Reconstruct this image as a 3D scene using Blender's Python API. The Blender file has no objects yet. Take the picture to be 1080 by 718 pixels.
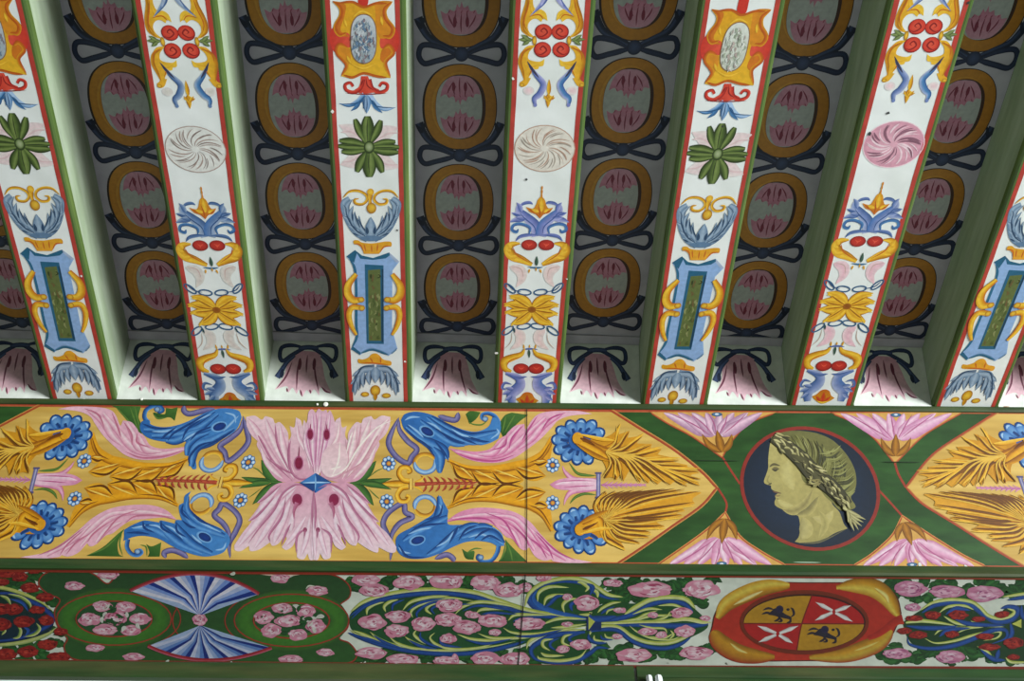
import bpy, math, random
from mathutils import Vector, Matrix
from mathutils.geometry import tessellate_polygon
R = random.Random(7)
C = bpy.context.scene.collection
SC = bpy.context.scene
# ------------------------------------------------------------------ camera
FPX, PITCH, ROLL = 1100.0, math.atan(1551.0/1100.0), 0.0088
CAM = Vector((0.0, 0.0, 1.6)); H = 2.7; ZB = CAM.z + H          # ZB: underside of the beams
F_ = Vector((0, math.cos(PITCH), math.sin(PITCH))); X_ = Vector((1, 0, 0)); U_ = X_.cross(F_)
RC = X_*math.cos(ROLL) + U_*math.sin(ROLL); UC = U_*math.cos(ROLL) - X_*math.sin(ROLL)
cd = bpy.data.cameras.new('camera'); cam = bpy.data.objects.new('camera', cd); C.objects.link(cam)
cd.sensor_width = 36; cd.lens = 36*FPX/1080.0; cd.clip_start = 0.05
cam.matrix_world = Matrix(((RC.x, UC.x, -F_.x, CAM.x), (RC.y, UC.y, -F_.y, CAM.y), (RC.z, UC.z, -F_.z, CAM.z), (0, 0, 0, 1)))
SC.camera = cam
# ------------------------------------------------------------------ light: pale room ambience and a tall window to the right
w = bpy.data.worlds.new('room_light'); SC.world = w; w.use_nodes = True
w.node_tree.nodes['Background'].inputs[0].default_value = (0.93, 1.0, 0.96, 1)
w.node_tree.nodes['Background'].inputs[1].default_value = 0.10
def area(name, loc, target, sx, sy, power, col):
    l = bpy.data.lights.new(name, 'AREA'); l.shape = 'RECTANGLE'; l.size = sx; l.size_y = sy
    l.energy = power; l.color = col
    o = bpy.data.objects.new(name, l); C.objects.link(o); o.location = loc
    o.rotation_euler = (Vector(target)-Vector(loc)).to_track_quat('-Z', 'Y').to_euler(); return o
area('window_light', (14.0, -8.2, -0.4), (0.0, 1.6, 4.2), 9.0, 5.0, 6500, (0.95, 1.0, 1.0))
SC.view_settings.view_transform = 'Standard'; SC.view_settings.look = 'None'
SC.view_settings.exposure = 0.0; SC.view_settings.gamma = 1.0; SC.view_settings.use_curve_mapping = False
# ------------------------------------------------------------------ helpers
def srgb(c):
    if isinstance(c, str): c = [int(c[i:i+2], 16)/255 for i in (0, 2, 4)]
    return tuple(x/12.92 if x <= 0.04045 else ((x+0.055)/1.055)**2.4 for x in c)
def mixc(a, b, t):
    a = srgb(a) if isinstance(a, str) else a; b = srgb(b) if isinstance(b, str) else b
    return tuple(x+(y-x)*t for x, y in zip(a, b))
def paint_mat(name, base=None, streak=0.10, scale=(8, 8, 8), rough=0.5, bump=0.12, second=None, spec=0.35):
    m = bpy.data.materials.new(name); m.use_nodes = True; nt = m.node_tree; n = nt.nodes
    b = n['Principled BSDF']; b.inputs['Roughness'].default_value = rough
    b.inputs['Specular IOR Level'].default_value = spec
    tc = n.new('ShaderNodeTexCoord'); mp = n.new('ShaderNodeMapping'); mp.inputs['Scale'].default_value = scale
    nz = n.new('ShaderNodeTexNoise'); nz.inputs['Scale'].default_value = 5; nz.inputs['Detail'].default_value = 7
    nt.links.new(tc.outputs['Object'], mp.inputs['Vector']); nt.links.new(mp.outputs['Vector'], nz.inputs['Vector'])
    mr = n.new('ShaderNodeMapRange'); mr.inputs['From Min'].default_value = 0.3; mr.inputs['From Max'].default_value = 0.7
    mr.inputs['To Min'].default_value = 1-streak; mr.inputs['To Max'].default_value = 1+streak*0.6
    nt.links.new(nz.outputs['Fac'], mr.inputs['Value'])
    if base is None:
        at = n.new('ShaderNodeAttribute'); at.attribute_name = 'Col'; src = at.outputs['Color']
    elif second is not None:
        n2 = n.new('ShaderNodeTexNoise'); n2.inputs['Scale'].default_value = 2.2; n2.inputs['Detail'].default_value = 5
        nt.links.new(mp.outputs['Vector'], n2.inputs['Vector'])
        cr = n.new('ShaderNodeValToRGB'); cr.color_ramp.elements[0].position = 0.38; cr.color_ramp.elements[1].position = 0.66
        cr.color_ramp.elements[0].color = (*srgb(base), 1); cr.color_ramp.elements[1].color = (*srgb(second), 1)
        nt.links.new(n2.outputs['Fac'], cr.inputs['Fac']); src = cr.outputs['Color']
    else:
        rg = n.new('ShaderNodeRGB'); rg.outputs[0].default_value = (*srgb(base), 1); src = rg.outputs[0]
    vm = n.new('ShaderNodeVectorMath'); vm.operation = 'SCALE'
    nt.links.new(src, vm.inputs[0]); nt.links.new(mr.outputs['Result'], vm.inputs['Scale'])
    nt.links.new(vm.outputs['Vector'], b.inputs['Base Color'])
    if bump:
        bp = n.new('ShaderNodeBump'); bp.inputs['Strength'].default_value = bump; bp.inputs['Distance'].default_value = 0.004
        nt.links.new(nz.outputs['Fac'], bp.inputs['Height']); nt.links.new(bp.outputs['Normal'], b.inputs['Normal'])
    return m
M_ART = paint_mat('oil_paint', None, 0.14, (14, 14, 14), 0.5, 0.0)
M_WHITE = paint_mat('white_limewash', 'e4e8e3', 0.05, (3, 3, 3), 0.6, 0.1, second='eef1ee')
M_WHITE2 = paint_mat('off_white_ground', '8a8f84', 0.10, (5, 5, 5), 0.6, 0.1, second='9a9f94')
M_PALE = paint_mat('pale_green_paint', '93a286', 0.14, (14, 1.5, 9), 0.6, 0.15, second='a2ae98')
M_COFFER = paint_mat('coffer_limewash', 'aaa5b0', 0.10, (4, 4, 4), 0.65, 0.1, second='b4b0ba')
M_ENDB = paint_mat('end_board_limewash', 'cfd3ca', 0.12, (6, 6, 6), 0.65, 0.1, second='dcdfd8')
M_GREEN = paint_mat('green_paint', '24401e', 0.25, (1.2, 9, 9), 0.45, 0.1, second='424828')
M_OLIVE = paint_mat('olive_green_paint', '48602c', 0.2, (9, 1.5, 9), 0.45, 0.1, second='5c7038')
M_RED = paint_mat('red_paint', 'b23a30', 0.15, (6, 6, 6), 0.5, 0.05, second='bf4438')
M_YEL = paint_mat('yellow_ground', 'ae8b40', 0.12, (1.2, 9, 9), 0.5, 0.08, second='c2a256')
M_FGREEN = paint_mat('frieze_green', '1c3c14', 0.2, (3, 9, 9), 0.45, 0.1, second='264a1c')
M_WALL = paint_mat('wall_plaster', 'c9d0d0', 0.05, (3, 3, 3), 0.7, 0.1, second='d2d8d8')
M_NAIL = paint_mat('nail_white', 'dfe0d4', 0.1, (20, 20, 20), 0.4, 0.0)
M_WOOD = paint_mat('bare_ceiling_wood', '6b5a44', 0.2, (2, 14, 2), 0.7, 0.2, second='7a6850')
def tag(o, label=None, cat=None, group=None, kind=None):
    if label: o['label'] = label
    if cat: o['category'] = cat; o['kind'] = 'thing'
    if group: o['group'] = group
    if kind: o['kind'] = kind
    return o
def empty(name, loc, rz=0.0):
    o = bpy.data.objects.new(name, None); C.objects.link(o); o.location = loc; o.rotation_euler.z = rz
    o.empty_display_size = 0.1; return o
def mesh(name, vs, fs, mats, parent=None, cols=None, mi=None):
    me = bpy.data.meshes.new(name); me.from_pydata([tuple(v) for v in vs], [], fs); 
    for m in (mats if isinstance(mats, list) else [mats]): me.materials.append(m)
    if mi: me.polygons.foreach_set('material_index', mi)
    if cols:
        a = me.color_attributes.new('Col', 'FLOAT_COLOR', 'POINT')
        a.data.foreach_set('color', [x for c in cols for x in (c[0], c[1], c[2], 1.0)])
    me.update(); o = bpy.data.objects.new(name, me); C.objects.link(o)
    if parent: o.parent = parent
    return o
def prism(name, prof, x0, x1, mats, parent=None, mi=None, skew=0.0):
    """cross-section prof [(y,z)...] swept along x"""
    n = len(prof); vs = [(x, y, z) for x in (x0, x1) for (y, z) in prof]
    fs = [(i, (i+1) % n, n+(i+1) % n, n+i) for i in range(n)] + [tuple(range(n))[::-1], tuple(range(n, 2*n))]
    return mesh(name, vs, fs, mats, parent, None, mi)
def ray(px, py): return F_*FPX + RC*(px-540.0) - UC*(py-359.0)
# ------------------------------------------------------------------ splines
def cr(pts, closed=False, n=6):
    P = [Vector((p[0], p[1])) for p in pts]; N = len(P); out = []
    if N < 3 and not closed: return P
    segs = N if closed else N-1
    for i in range(segs):
        p1, p2 = P[i], P[(i+1) % N]
        p0 = P[(i-1) % N] if (closed or i > 0) else p1*2-p2
        p3 = P[(i+2) % N] if (closed or i < N-2) else p2*2-p1
        for k in range(n):
            t = k/n; t2, t3 = t*t, t*t*t
            out.append(0.5*((2*p1)+(p2-p0)*t+(2*p0-5*p1+4*p2-p3)*t2+(3*p1-p0-3*p2+p3)*t3))
    if not closed: out.append(P[-1])
    return out
def outline(pts, n=6):
    """closed outline; a point with a third element is a sharp corner"""
    cs = [i for i, p in enumerate(pts) if len(p) > 2]
    if not cs: return cr(pts, True, n)
    pts = pts[cs[0]:]+pts[:cs[0]]; cs = [i for i, p in enumerate(pts) if len(p) > 2]+[len(pts)]
    pts = pts+[pts[0]]; out = []
    for a, b in zip(cs[:-1], cs[1:]): out += cr(pts[a:b+1], False, n)[:-1]
    return out
PROF = {'taper': lambda t: math.sin(math.pi*min(max(t, 0), 1))**0.7, 'out': lambda t: (1-t)**0.75, 'in': lambda t: t**0.75,
        'flat': lambda t: 1.0, 'leaf': lambda t: (math.sin(math.pi*t**0.75))**0.85, 'drop': lambda t: math.sin(math.pi*t**1.6)**0.9,
        'tail': lambda t: min(1, 0.35+2.5*t)*(1-t)**0.5, 'soft': lambda t: min(1, 6*t, 6*(1-t))**0.5}
def GAIN(p):          # darkens each board's paint; weaker light put into the colours
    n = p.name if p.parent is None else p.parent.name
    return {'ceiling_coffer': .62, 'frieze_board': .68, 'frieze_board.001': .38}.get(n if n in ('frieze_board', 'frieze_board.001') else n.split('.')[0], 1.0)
NART = [0]
SPLIT = {'painted_leaf', 'painted_wash', 'painted_spiral', 'painted_cherries', 'painted_scroll', 'red_edging', 'painted_stem', 'shield_star', 'painted_ribbon', 'painted_green_leaf', 'painted_glint', 'painted_tulip', 'painted_fleuron', 'red_border'}
class Art:
    """one painted motif: coloured paint laid on a surface; T maps drawing coordinates to the surface, S(q, lift) to 3-D"""
    def __init__(s, T, S, lift=0.0004, step=0.00008):
        s.T, s.S, s.l, s.st = T, S, lift*0.4, (0.00003 if step > 0.00005 else step); s.v, s.f, s.c, s.el = [], [], [], []; NART[0] += 1; s.l += (NART[0] % 31)*0.000013
    def up(s): s.l += s.st
    def tick(s): s.l += s.st*0.4
    def fill(s, pts, col, smooth=True, col2=None, d=(0, 1), n=6, up=True):
        o = outline(pts, n) if smooth else [Vector((p[0], p[1])) for p in pts]
        b = len(s.v); s.el.append((b, len(s.f))); c1 = srgb(col) if isinstance(col, str) else col
        if col2:
            k = [p[0]*d[0]+p[1]*d[1] for p in o]; lo, hi = min(k), max(k)
            cc = [mixc(c1, col2, (x-lo)/(hi-lo+1e-9)) for x in k]
        else: cc = [c1]*len(o)
        for p in o: s.v.append(s.S(s.T(p), s.l))
        s.c += cc
        s.f += [tuple(b+i for i in t) for t in tessellate_polygon([[Vector((p[0], p[1], 0)) for p in o]])]
        s.up() if up else s.tick()
    def brush(s, pts, wd, cols, prof='taper', n=6, up=True, close=False):
        """ribbon; cols: one colour, or several spread across its width"""
        p = cr(pts, close, n) if len(pts) > 2 or close else [Vector(pts[0][:2]).lerp(Vector(pts[1][:2]), i/n) for i in range(n+1)]
        if close: p.append(p[0])
        cols = [cols] if isinstance(cols, str) else list(cols)
        if len(cols) == 1: cols = cols*2
        cols = [srgb(c) if isinstance(c, str) else c for c in cols]; m = len(cols); b = len(s.v); s.el.append((b, len(s.f)))
        pf = PROF[prof] if isinstance(prof, str) else prof
        for i, q in enumerate(p):
            tg = (p[min(i+1, len(p)-1)]-p[max(i-1, 0)])
            if close and i in (0, len(p)-1): tg = p[1]-p[-2]
            tg = tg.normalized() if tg.length > 1e-9 else Vector((1, 0)); nm = Vector((-tg.y, tg.x))
            hw = max(wd*0.5*pf(i/(len(p)-1)), 0.02*wd)
            for j in range(m):
                s.v.append(s.S(s.T(q+nm*hw*(2*j/(m-1)-1)), s.l)); s.c.append(cols[j])
        for i in range(len(p)-1):
            for j in range(m-1):
                a = b+i*m+j; s.f.append((a, a+1, a+m+1, a+m))
        s.up() if up else s.tick()
    def lines(s, L, wd, cols, prof='taper', n=5):
        for q in L: s.brush(q, wd, cols, prof, n, up=False)
        s.up()
    def leaves(s, L, cols, prof='leaf'):
        """L: (x0,y0,x1,y1,width,bend)"""
        for x0, y0, x1, y1, wd, bd in L:
            dx, dy = x1-x0, y1-y0
            s.brush([(x0, y0), (x0+dx*.5-dy*bd, y0+dy*.5+dx*bd), (x1, y1)], wd, cols, prof, 6, up=False)
        s.up()
    def disc(s, x, y, rx, ry, col, edge=None, n=20, up=True, rot=0.0, hx=0.0, hy=0.0):
        b = len(s.v); s.el.append((b, len(s.f))); c1 = srgb(col) if isinstance(col, str) else col; c2 = srgb(edge) if isinstance(edge, str) else (edge or c1)
        s.v.append(s.S(s.T((x+hx, y+hy)), s.l)); s.c.append(c1); cs, sn = math.cos(rot), math.sin(rot)
        for k in (0.6, 1.0):
            for i in range(n):
                a = 2*math.pi*i/n; u, v = rx*k*math.cos(a), ry*k*math.sin(a)
                s.v.append(s.S(s.T((x+u*cs-v*sn+hx*(1-k), y+u*sn+v*cs+hy*(1-k))), s.l)); s.c.append(mixc(c1, c2, 0.45 if k < 1 else 1.0))
        for i in range(n):
            j = (i+1) % n; s.f.append((b, b+1+i, b+1+j)); s.f.append((b+1+i, b+1+n+i, b+1+n+j, b+1+j))
        s.up() if up else s.tick()
    def ring(s, x, y, rx, ry, wd, cols, a0=0, a1=360, prof='flat', rot=0.0, n=30, up=True):
        P = []
        for i in range(n+1):
            a = math.radians(a0+(a1-a0)*i/n); u, v = rx*math.cos(a), ry*math.sin(a)
            P.append((x+u*math.cos(rot)-v*math.sin(rot), y+u*math.sin(rot)+v*math.cos(rot)))
        if a1-a0 == 360: s.brush(P[:-1], wd, cols, prof, 1, up, close=True)
        else: s.brush(P, wd, cols, prof, 1, up)
    def done(s, name, parent, label=None, mat=None): return s.doneL(name, parent, label, mat)[0]
    def doneL(s, name, parent, label=None, mat=None):
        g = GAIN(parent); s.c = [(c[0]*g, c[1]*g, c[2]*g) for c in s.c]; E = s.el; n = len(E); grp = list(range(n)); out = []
        ve = [e[0] for e in E]+[len(s.v)]; fe = [e[1] for e in E]+[len(s.f)]
        if name in SPLIT and n > 1:      # strokes that do not touch are parts of their own
            bb = []
            for i in range(n):
                P = s.v[ve[i]:ve[i+1]]; h = [p[1]-p[2] for p in P]; bb.append((min(p[0] for p in P), max(p[0] for p in P), min(h), max(h)))
            def root(i):
                while grp[i] != i: i = grp[i]
                return i
            for i in range(n):
                for j in range(i):
                    if bb[i][0] < bb[j][1]+.001 and bb[j][0] < bb[i][1]+.001 and bb[i][2] < bb[j][3]+.001 and bb[j][2] < bb[i][3]+.001: grp[root(i)] = root(j)
            R_ = [root(i) for i in range(n)]
        else: R_ = [0]*n
        for r in sorted(set(R_)):
            vs, fs, cs = [], [], []
            for i in range(n):
                if R_[i] != r: continue
                d = len(vs)-ve[i]; vs += s.v[ve[i]:ve[i+1]]; cs += s.c[ve[i]:ve[i+1]]
                fs += [tuple(q+d for q in f) for f in s.f[fe[i]:fe[i+1]]]
            o = mesh(name, vs, fs, mat or M_ART, parent, cs)
            if label: o['label'] = label
            out.append(o)
        return out
# ------------------------------------------------------------------ the place: beams, coffers, canted frieze, lower frieze, wall
YF = 0.8036*H                                # where the beams meet the frieze
SKEW = math.atan(67.0/1901.5)                # beams run slightly askew to the frieze
def on_plane(px, py, P0, N):
    d = ray(px, py); t = (P0-CAM).dot(N)/d.dot(N); return CAM+d*t
def on_z(px, py, z): return on_plane(px, py, Vector((0, 0, z)), Vector((0, 0, 1)))
BX = [(-68), 87.5, 243.5, 399.3, 555.7, 711, 865.5, 1018, 1172]      # beam centres where they meet the frieze
BEAMS = [on_z(px, 425.5+(px-540)*0.0088, ZB).x for px in BX]
SB = (BEAMS[6]-BEAMS[1])/5
BW = 0.2205; BL = 2.15; DEP = 0.073*H
P1 = Vector((0, YF, ZB)); A1 = math.radians(20); D1 = Vector((0, math.sin(A1), -math.cos(A1))); N1 = Vector((0, -math.cos(A1), -math.sin(A1)))
def s1(py): q = on_plane(540, py, P1, N1); return (q-P1).dot(D1)
L1 = s1(595.3)
P2 = P1+D1*L1; D2 = Vector((0, 0, -1)); N2 = Vector((0, -1, 0))
L2 = (P2-on_plane(540, 704.5, P2, N2)).z
XL, XR = -2.2, 2.4
def S1(q, l): return P1+X_*q[0]+D1*q[1]+N1*l
def T1(p): q = on_plane(p[0], p[1], P1, N1); return (q.x, (q-P1).dot(D1))
def S2(q, l): return P2+X_*q[0]+D2*q[1]+N2*l
def T2(p): q = on_plane(p[0], p[1], P2, N2); return (q.x, P2.z-q.z)
Z = 1/5.983
def zf(x0, y0, T, k=Z): return lambda p: T((x0+p[0]*k, y0+p[1]*k))
# beams ------------------------------------------------------------
def beam_local(px, py):
    """photo point on the underside of a beam -> (across, along) in that plane's skewed frame, relative to x=0"""
    q = on_z(px, py, ZB); d = Vector((q.x, q.y-YF)); c, s = math.cos(SKEW), math.sin(SKEW)
    return d
def beam_T(i):
    ox = BEAMS[i]; c, s = math.cos(-SKEWR), math.sin(-SKEWR)
    def T(p):
        q = on_z(p[0], p[1], ZB); dx, dy = q.x-ox, q.y-YF
        return (dx*c-dy*s, dx*s+dy*c)
    return T
# the beam's own axis in plan: from the photo's vanishing point of the beams
_d = ray(459.0, 1910.0); SKEWR = -math.atan2(_d.x, _d.y)
def SB_(q, l): return Vector((q[0], q[1], -l))
BLAB = {1: ('leftmost painted ceiling beam, cut by the left edge of the picture', 'vase'),
        2: ('painted ceiling beam with grey swirl rosette, second from the left', 'swirl'),
        3: ('painted ceiling beam whose red and yellow cartouche holds a blue-grey oval', 'vase'),
        4: ('painted ceiling beam with the palest, unpainted-looking swirl rosette', 'swirl'),
        5: ('painted ceiling beam whose red and yellow cartouche holds a white oval', 'vase'),
        6: ('painted ceiling beam with the pink swirl rosette, right of the middle', 'swirl'),
        7: ('rightmost painted ceiling beam, above the right end of the frieze', 'vase'),
        0: ('unseen plain ceiling beam added left of all the painted ones', ''), 8: ('unseen plain ceiling beam added right of all the painted ones', '')}  # end beams added out of view to keep light out of the outer coffers
def build_beam(i):
    t = empty('ceiling_beam', (BEAMS[i], YF, ZB), SKEWR); tag(t, BLAB[i][0], 'beam', 'painted ceiling beams')
    hw = BW/2; r = 0.008
    prof = [(-hw, DEP), (-hw, r), (-hw+r*0.3, r*0.3), (-hw+r, 0), (hw-r, 0), (hw-r*0.3, r*0.3), (hw, r), (hw+0.004, DEP)]
    y0, y1 = 0.03, -BL; n = len(prof)
    vs = [(a, y, b) for y in (y0, y1) for a, b in prof]
    fs = [(k, (k+1) % n, n+(k+1) % n, n+k) for k in range(n)]+[tuple(range(n)), tuple(range(2*n-1, n-1, -1))]
    mi = [1, 1, 1, 0, 1, 1, 1, 1, 1, 1]
    mesh('beam_body', vs, fs, [M_WHITE, M_PALE], t, None, mi)
    for sg in (-1, 1):
        for nm, a, b, m in (('green_border', 0.0955, 0.1035, M_OLIVE), ('red_border', 0.0835, 0.0965, M_RED)):
            e = 0.0002 if nm[0] == 'g' else 0.0004
            if nm[0] == 'g':   # wraps on to the rounded arris
                pr = [(a, -e), (hw-r, -e), (hw-r*0.3+e, r*0.3-e), (hw+e, r*0.8), (hw+e+0.0006, 0.017)]
            else: pr = [(a, -e), (b, -e)]
            K = 40; vs = []; fs = []
            for k in range(K+1):
                y = y0+(y1-y0)*k/K
                for j, (x, z) in enumerate(pr):
                    jx = R.uniform(-.0007, .0007) if (j == 0 or nm[0] == 'r') else 0
                    vs.append((sg*(x+jx), y, z))
            m_ = len(pr)
            for k in range(K):
                for j in range(m_-1): q = k*m_+j; fs.append((q, q+1, q+m_+1, q+m_))
            mesh(nm, vs, fs, m, t)
    return t
BO = {i: build_beam(i) for i in range(9)}
# coffers ----------------------------------------------------------
ZP = ZB+DEP
YE = on_z(540, 361.5, ZP).y                  # where the coffer panel meets the end board
CNAME = ['coffer at the far left edge', 'coffer between leftmost beam and grey-swirl beam',
  'coffer between grey-swirl beam and blue-grey-oval beam', 'coffer between blue-grey-oval beam and palest-swirl beam',
  'coffer between palest-swirl beam and white-oval beam', 'coffer between white-oval beam and pink-swirl beam',
  'coffer between pink-swirl beam and rightmost beam', 'coffer at the far right edge']
CP = {}; EB = {}
def cx(k): return (BEAMS[k]+BEAMS[k+1])/2
for k in range(8):
    hw = (BEAMS[k+1]-BEAMS[k])/2-BW/2-0.0008
    t = empty('ceiling_coffer', (cx(k), YF, ZP), SKEWR); tag(t, 'recessed oval-painted '+CNAME[k], 'ceiling panel', 'coffer panels between the beams')
    y0 = YE-YF
    def B(nm, a, b, c, d, z0, z1, m, par=t):
        v = [(x, y, z) for x in (a, b) for y in (c, d) for z in (z0, z1)]
        return mesh(nm, v, [(0, 1, 3, 2), (4, 6, 7, 5), (0, 4, 5, 1), (2, 3, 7, 6), (0, 2, 6, 4), (1, 5, 7, 3)], m, par)
    B('panel_board', -hw, hw, -BL, y0+0.01, 0.0, 0.02, M_COFFER)
    B('ledge_strip', -hw, hw, y0-0.036, y0-0.004, -0.006, 0.0, M_COFFER)
    CP[k] = t
    e = empty('coffer_end_board', (cx(k), YF, ZB)); tag(e, 'half-tulip end board of the '+CNAME[k], 'end board', 'slanted end boards of the coffers')
    off = -math.tan(SKEWR)*(YE-YF)
    EB[k] = (e, off)
    zt = DEP; th = 0.015
    v = []
    for x in (-hw, hw):
        v += [(x, 0, 0), (x+off, YE-YF, zt), (x+off, YE-YF+th, zt), (x, th, 0)]
    mesh('board', v, [(0, 1, 2, 3)[::-1], (4, 5, 6, 7), (0, 4, 5, 1), (1, 5, 6, 2), (2, 6, 7, 3), (3, 7, 4, 0)], M_ENDB, e)
# ceiling deck above everything, wall behind the friezes -----------------
def struct(o): o['kind'] = 'structure'; return o
v = [(x, y, z) for x in (XL-0.4, XR+0.4) for y in (-0.6, YF+1.0) for z in (ZP+0.025, ZP+0.06)]
struct(mesh('ceiling', v, [(0, 1, 3, 2), (4, 6, 7, 5), (0, 4, 5, 1), (2, 3, 7, 6), (0, 2, 6, 4), (1, 5, 7, 3)], M_WOOD))
# canted frieze board -----------------------------------------------
th = 0.025
a, b = P1, P1+D1*(L1+0.0)
FR1 = prism('frieze_board', [(a.y, a.z), (b.y, b.z), (b.y-N1.y*th, b.z-N1.z*th), (a.y-N1.y*th, a.z-N1.z*th+0.0)], XL, XR, M_YEL)
tag(FR1, 'canted upper frieze board painted with gold ground, acanthus leaves and laurelled head', 'frieze')
a, b = P2, P2+D2*L2
FR2 = prism('frieze_board', [(a.y, a.z), (b.y, b.z), (b.y+th, b.z), (a.y+th, a.z)], XL, XR, M_WHITE2)
tag(FR2, 'upright lower frieze board painted with pink roses, blue fans and red shield', 'frieze')
# green mouldings -----------------------------------------------------
def rail(s0, s1_, S, depth, lab, name='green_moulding'):
    """rounded batten lying on surface S between s0 and s1_"""
    pr = []
    for t, h in ((0, 0.0004), (0, depth*.6), (.12, depth*.92), (.3, depth), (.7, depth), (.88, depth*.92), (1, depth*.6), (1, 0.0004)):
        q = S((0, s0+(s1_-s0)*t), h); pr.append((q.y, q.z))
    o = prism(name, pr, XL, XR, M_GREEN); tag(o, lab, 'moulding'); return o
RA = rail(0.0, s1(431.0), S1, 0.007, 'thin green moulding between the beam ends and the gold frieze')
def s2(py): return P2.z-on_plane(540, py, P2, N2).z
# middle moulding spans the corner between both boards
q0 = S1((0, L1-0.002), 0); pr = [(q0.y, q0.z), (S1((0, L1-0.002), .012).y, S1((0, L1-0.002), .012).z)]
c_ = on_plane(540, 602.6, P2+N2*0.013, N2)
pr += [(c_.y, c_.z+0.008), (c_.y+0.003, c_.z), (P2.y, c_.z)]
RB = prism('green_moulding', pr, XL, XR, M_GREEN); tag(RB, 'green moulding between the gold frieze and the rose frieze', 'moulding')
# lower moulding: two lengths, meeting below the roses
yb = 705.0
def low(x0, x1, p0, p1, lab):
    za = on_plane(540, p0, P2+N2*0.02, N2).z; zb = on_plane(540, p1, P2+N2*0.02, N2).z; y = P2.y
    pr = [(y, za), (y-0.016, za), (y-0.02, za-0.005), (y-0.02, zb+0.004), (y-0.016, zb), (y, zb)]
    o = prism('green_moulding', pr, x0, x1, M_GREEN); tag(o, lab, 'moulding'); return o
XJ = T2((670, 712))[0]
RC1 = low(XL, XJ-0.005, 699.8, 716.6, 'plain green moulding under the rose frieze, left of the dark joint')
RC2 = low(XJ+0.003, XR, 700.0, 711.6, 'green moulding under the rose frieze, right of the dark joint')
za = on_plane(540, 712.9, P2+N2*0.014, N2).z
o = prism('green_moulding', [(P2.y, za), (P2.y-0.014, za), (P2.y-0.014, za-0.05), (P2.y, za-0.05)], XJ+0.003, XR, M_GREEN)
tag(o, 'lowest green moulding at the bottom right corner', 'moulding')
o = mesh('wall_back', [(x, y, z) for x in (XL-.4, XR+.4) for y in (P2.y+0.0, P2.y+0.2) for z in (0, P2.z-L2-0.0)],
     [(0, 1, 3, 2), (4, 6, 7, 5), (0, 4, 5, 1), (2, 3, 7, 6), (0, 2, 6, 4), (1, 5, 7, 3)], M_WALL)
struct(o)
# white fitting at the lower edge, beside the joint of the lowest moulding
bt = T2((687, 711)); by = P2.y-0.03; zt = on_plane(687, 713.0, Vector((0, by, 0)), N2).z
fit = empty('wall_fitting', (bt[0]+0.001, P2.y, zt)); tag(fit, 'small white fluted fitting at the bottom edge beside the dark moulding joint', 'wall fitting')
for nm, ox, rad in (('fitting_post', -0.013, 0.0085), ('fitting_post', 0.012, 0.010)):
    n = 14; vs = []; fs = []
    for z, q in ((-0.16, 1), (-0.012, 1), (-0.002, 1), (0, .9)):
        for j in range(n): t = 2*math.pi*j/n; rq = rad*q*(1-.12*(j % 2)); vs.append((ox+rq*math.cos(t), -0.030+rq*math.sin(t), z))
    for k in range(3):
        for j in range(n): fs.append((k*n+j, k*n+(j+1) % n, (k+1)*n+(j+1) % n, (k+1)*n+j))
    fs += [tuple(range(3*n, 4*n)), tuple(range(n-1, -1, -1))]
    mesh(nm, vs, fs, M_WALL, fit)
v = [(x, y, z) for x in (-0.024, 0.024) for y in (-0.022, -0.0145) for z in (-0.16, -0.02)]
mesh('back_plate', v, [(0, 1, 3, 2), (4, 6, 7, 5), (0, 4, 5, 1), (2, 3, 7, 6), (0, 2, 6, 4), (1, 5, 7, 3)], M_WALL, fit)
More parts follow.
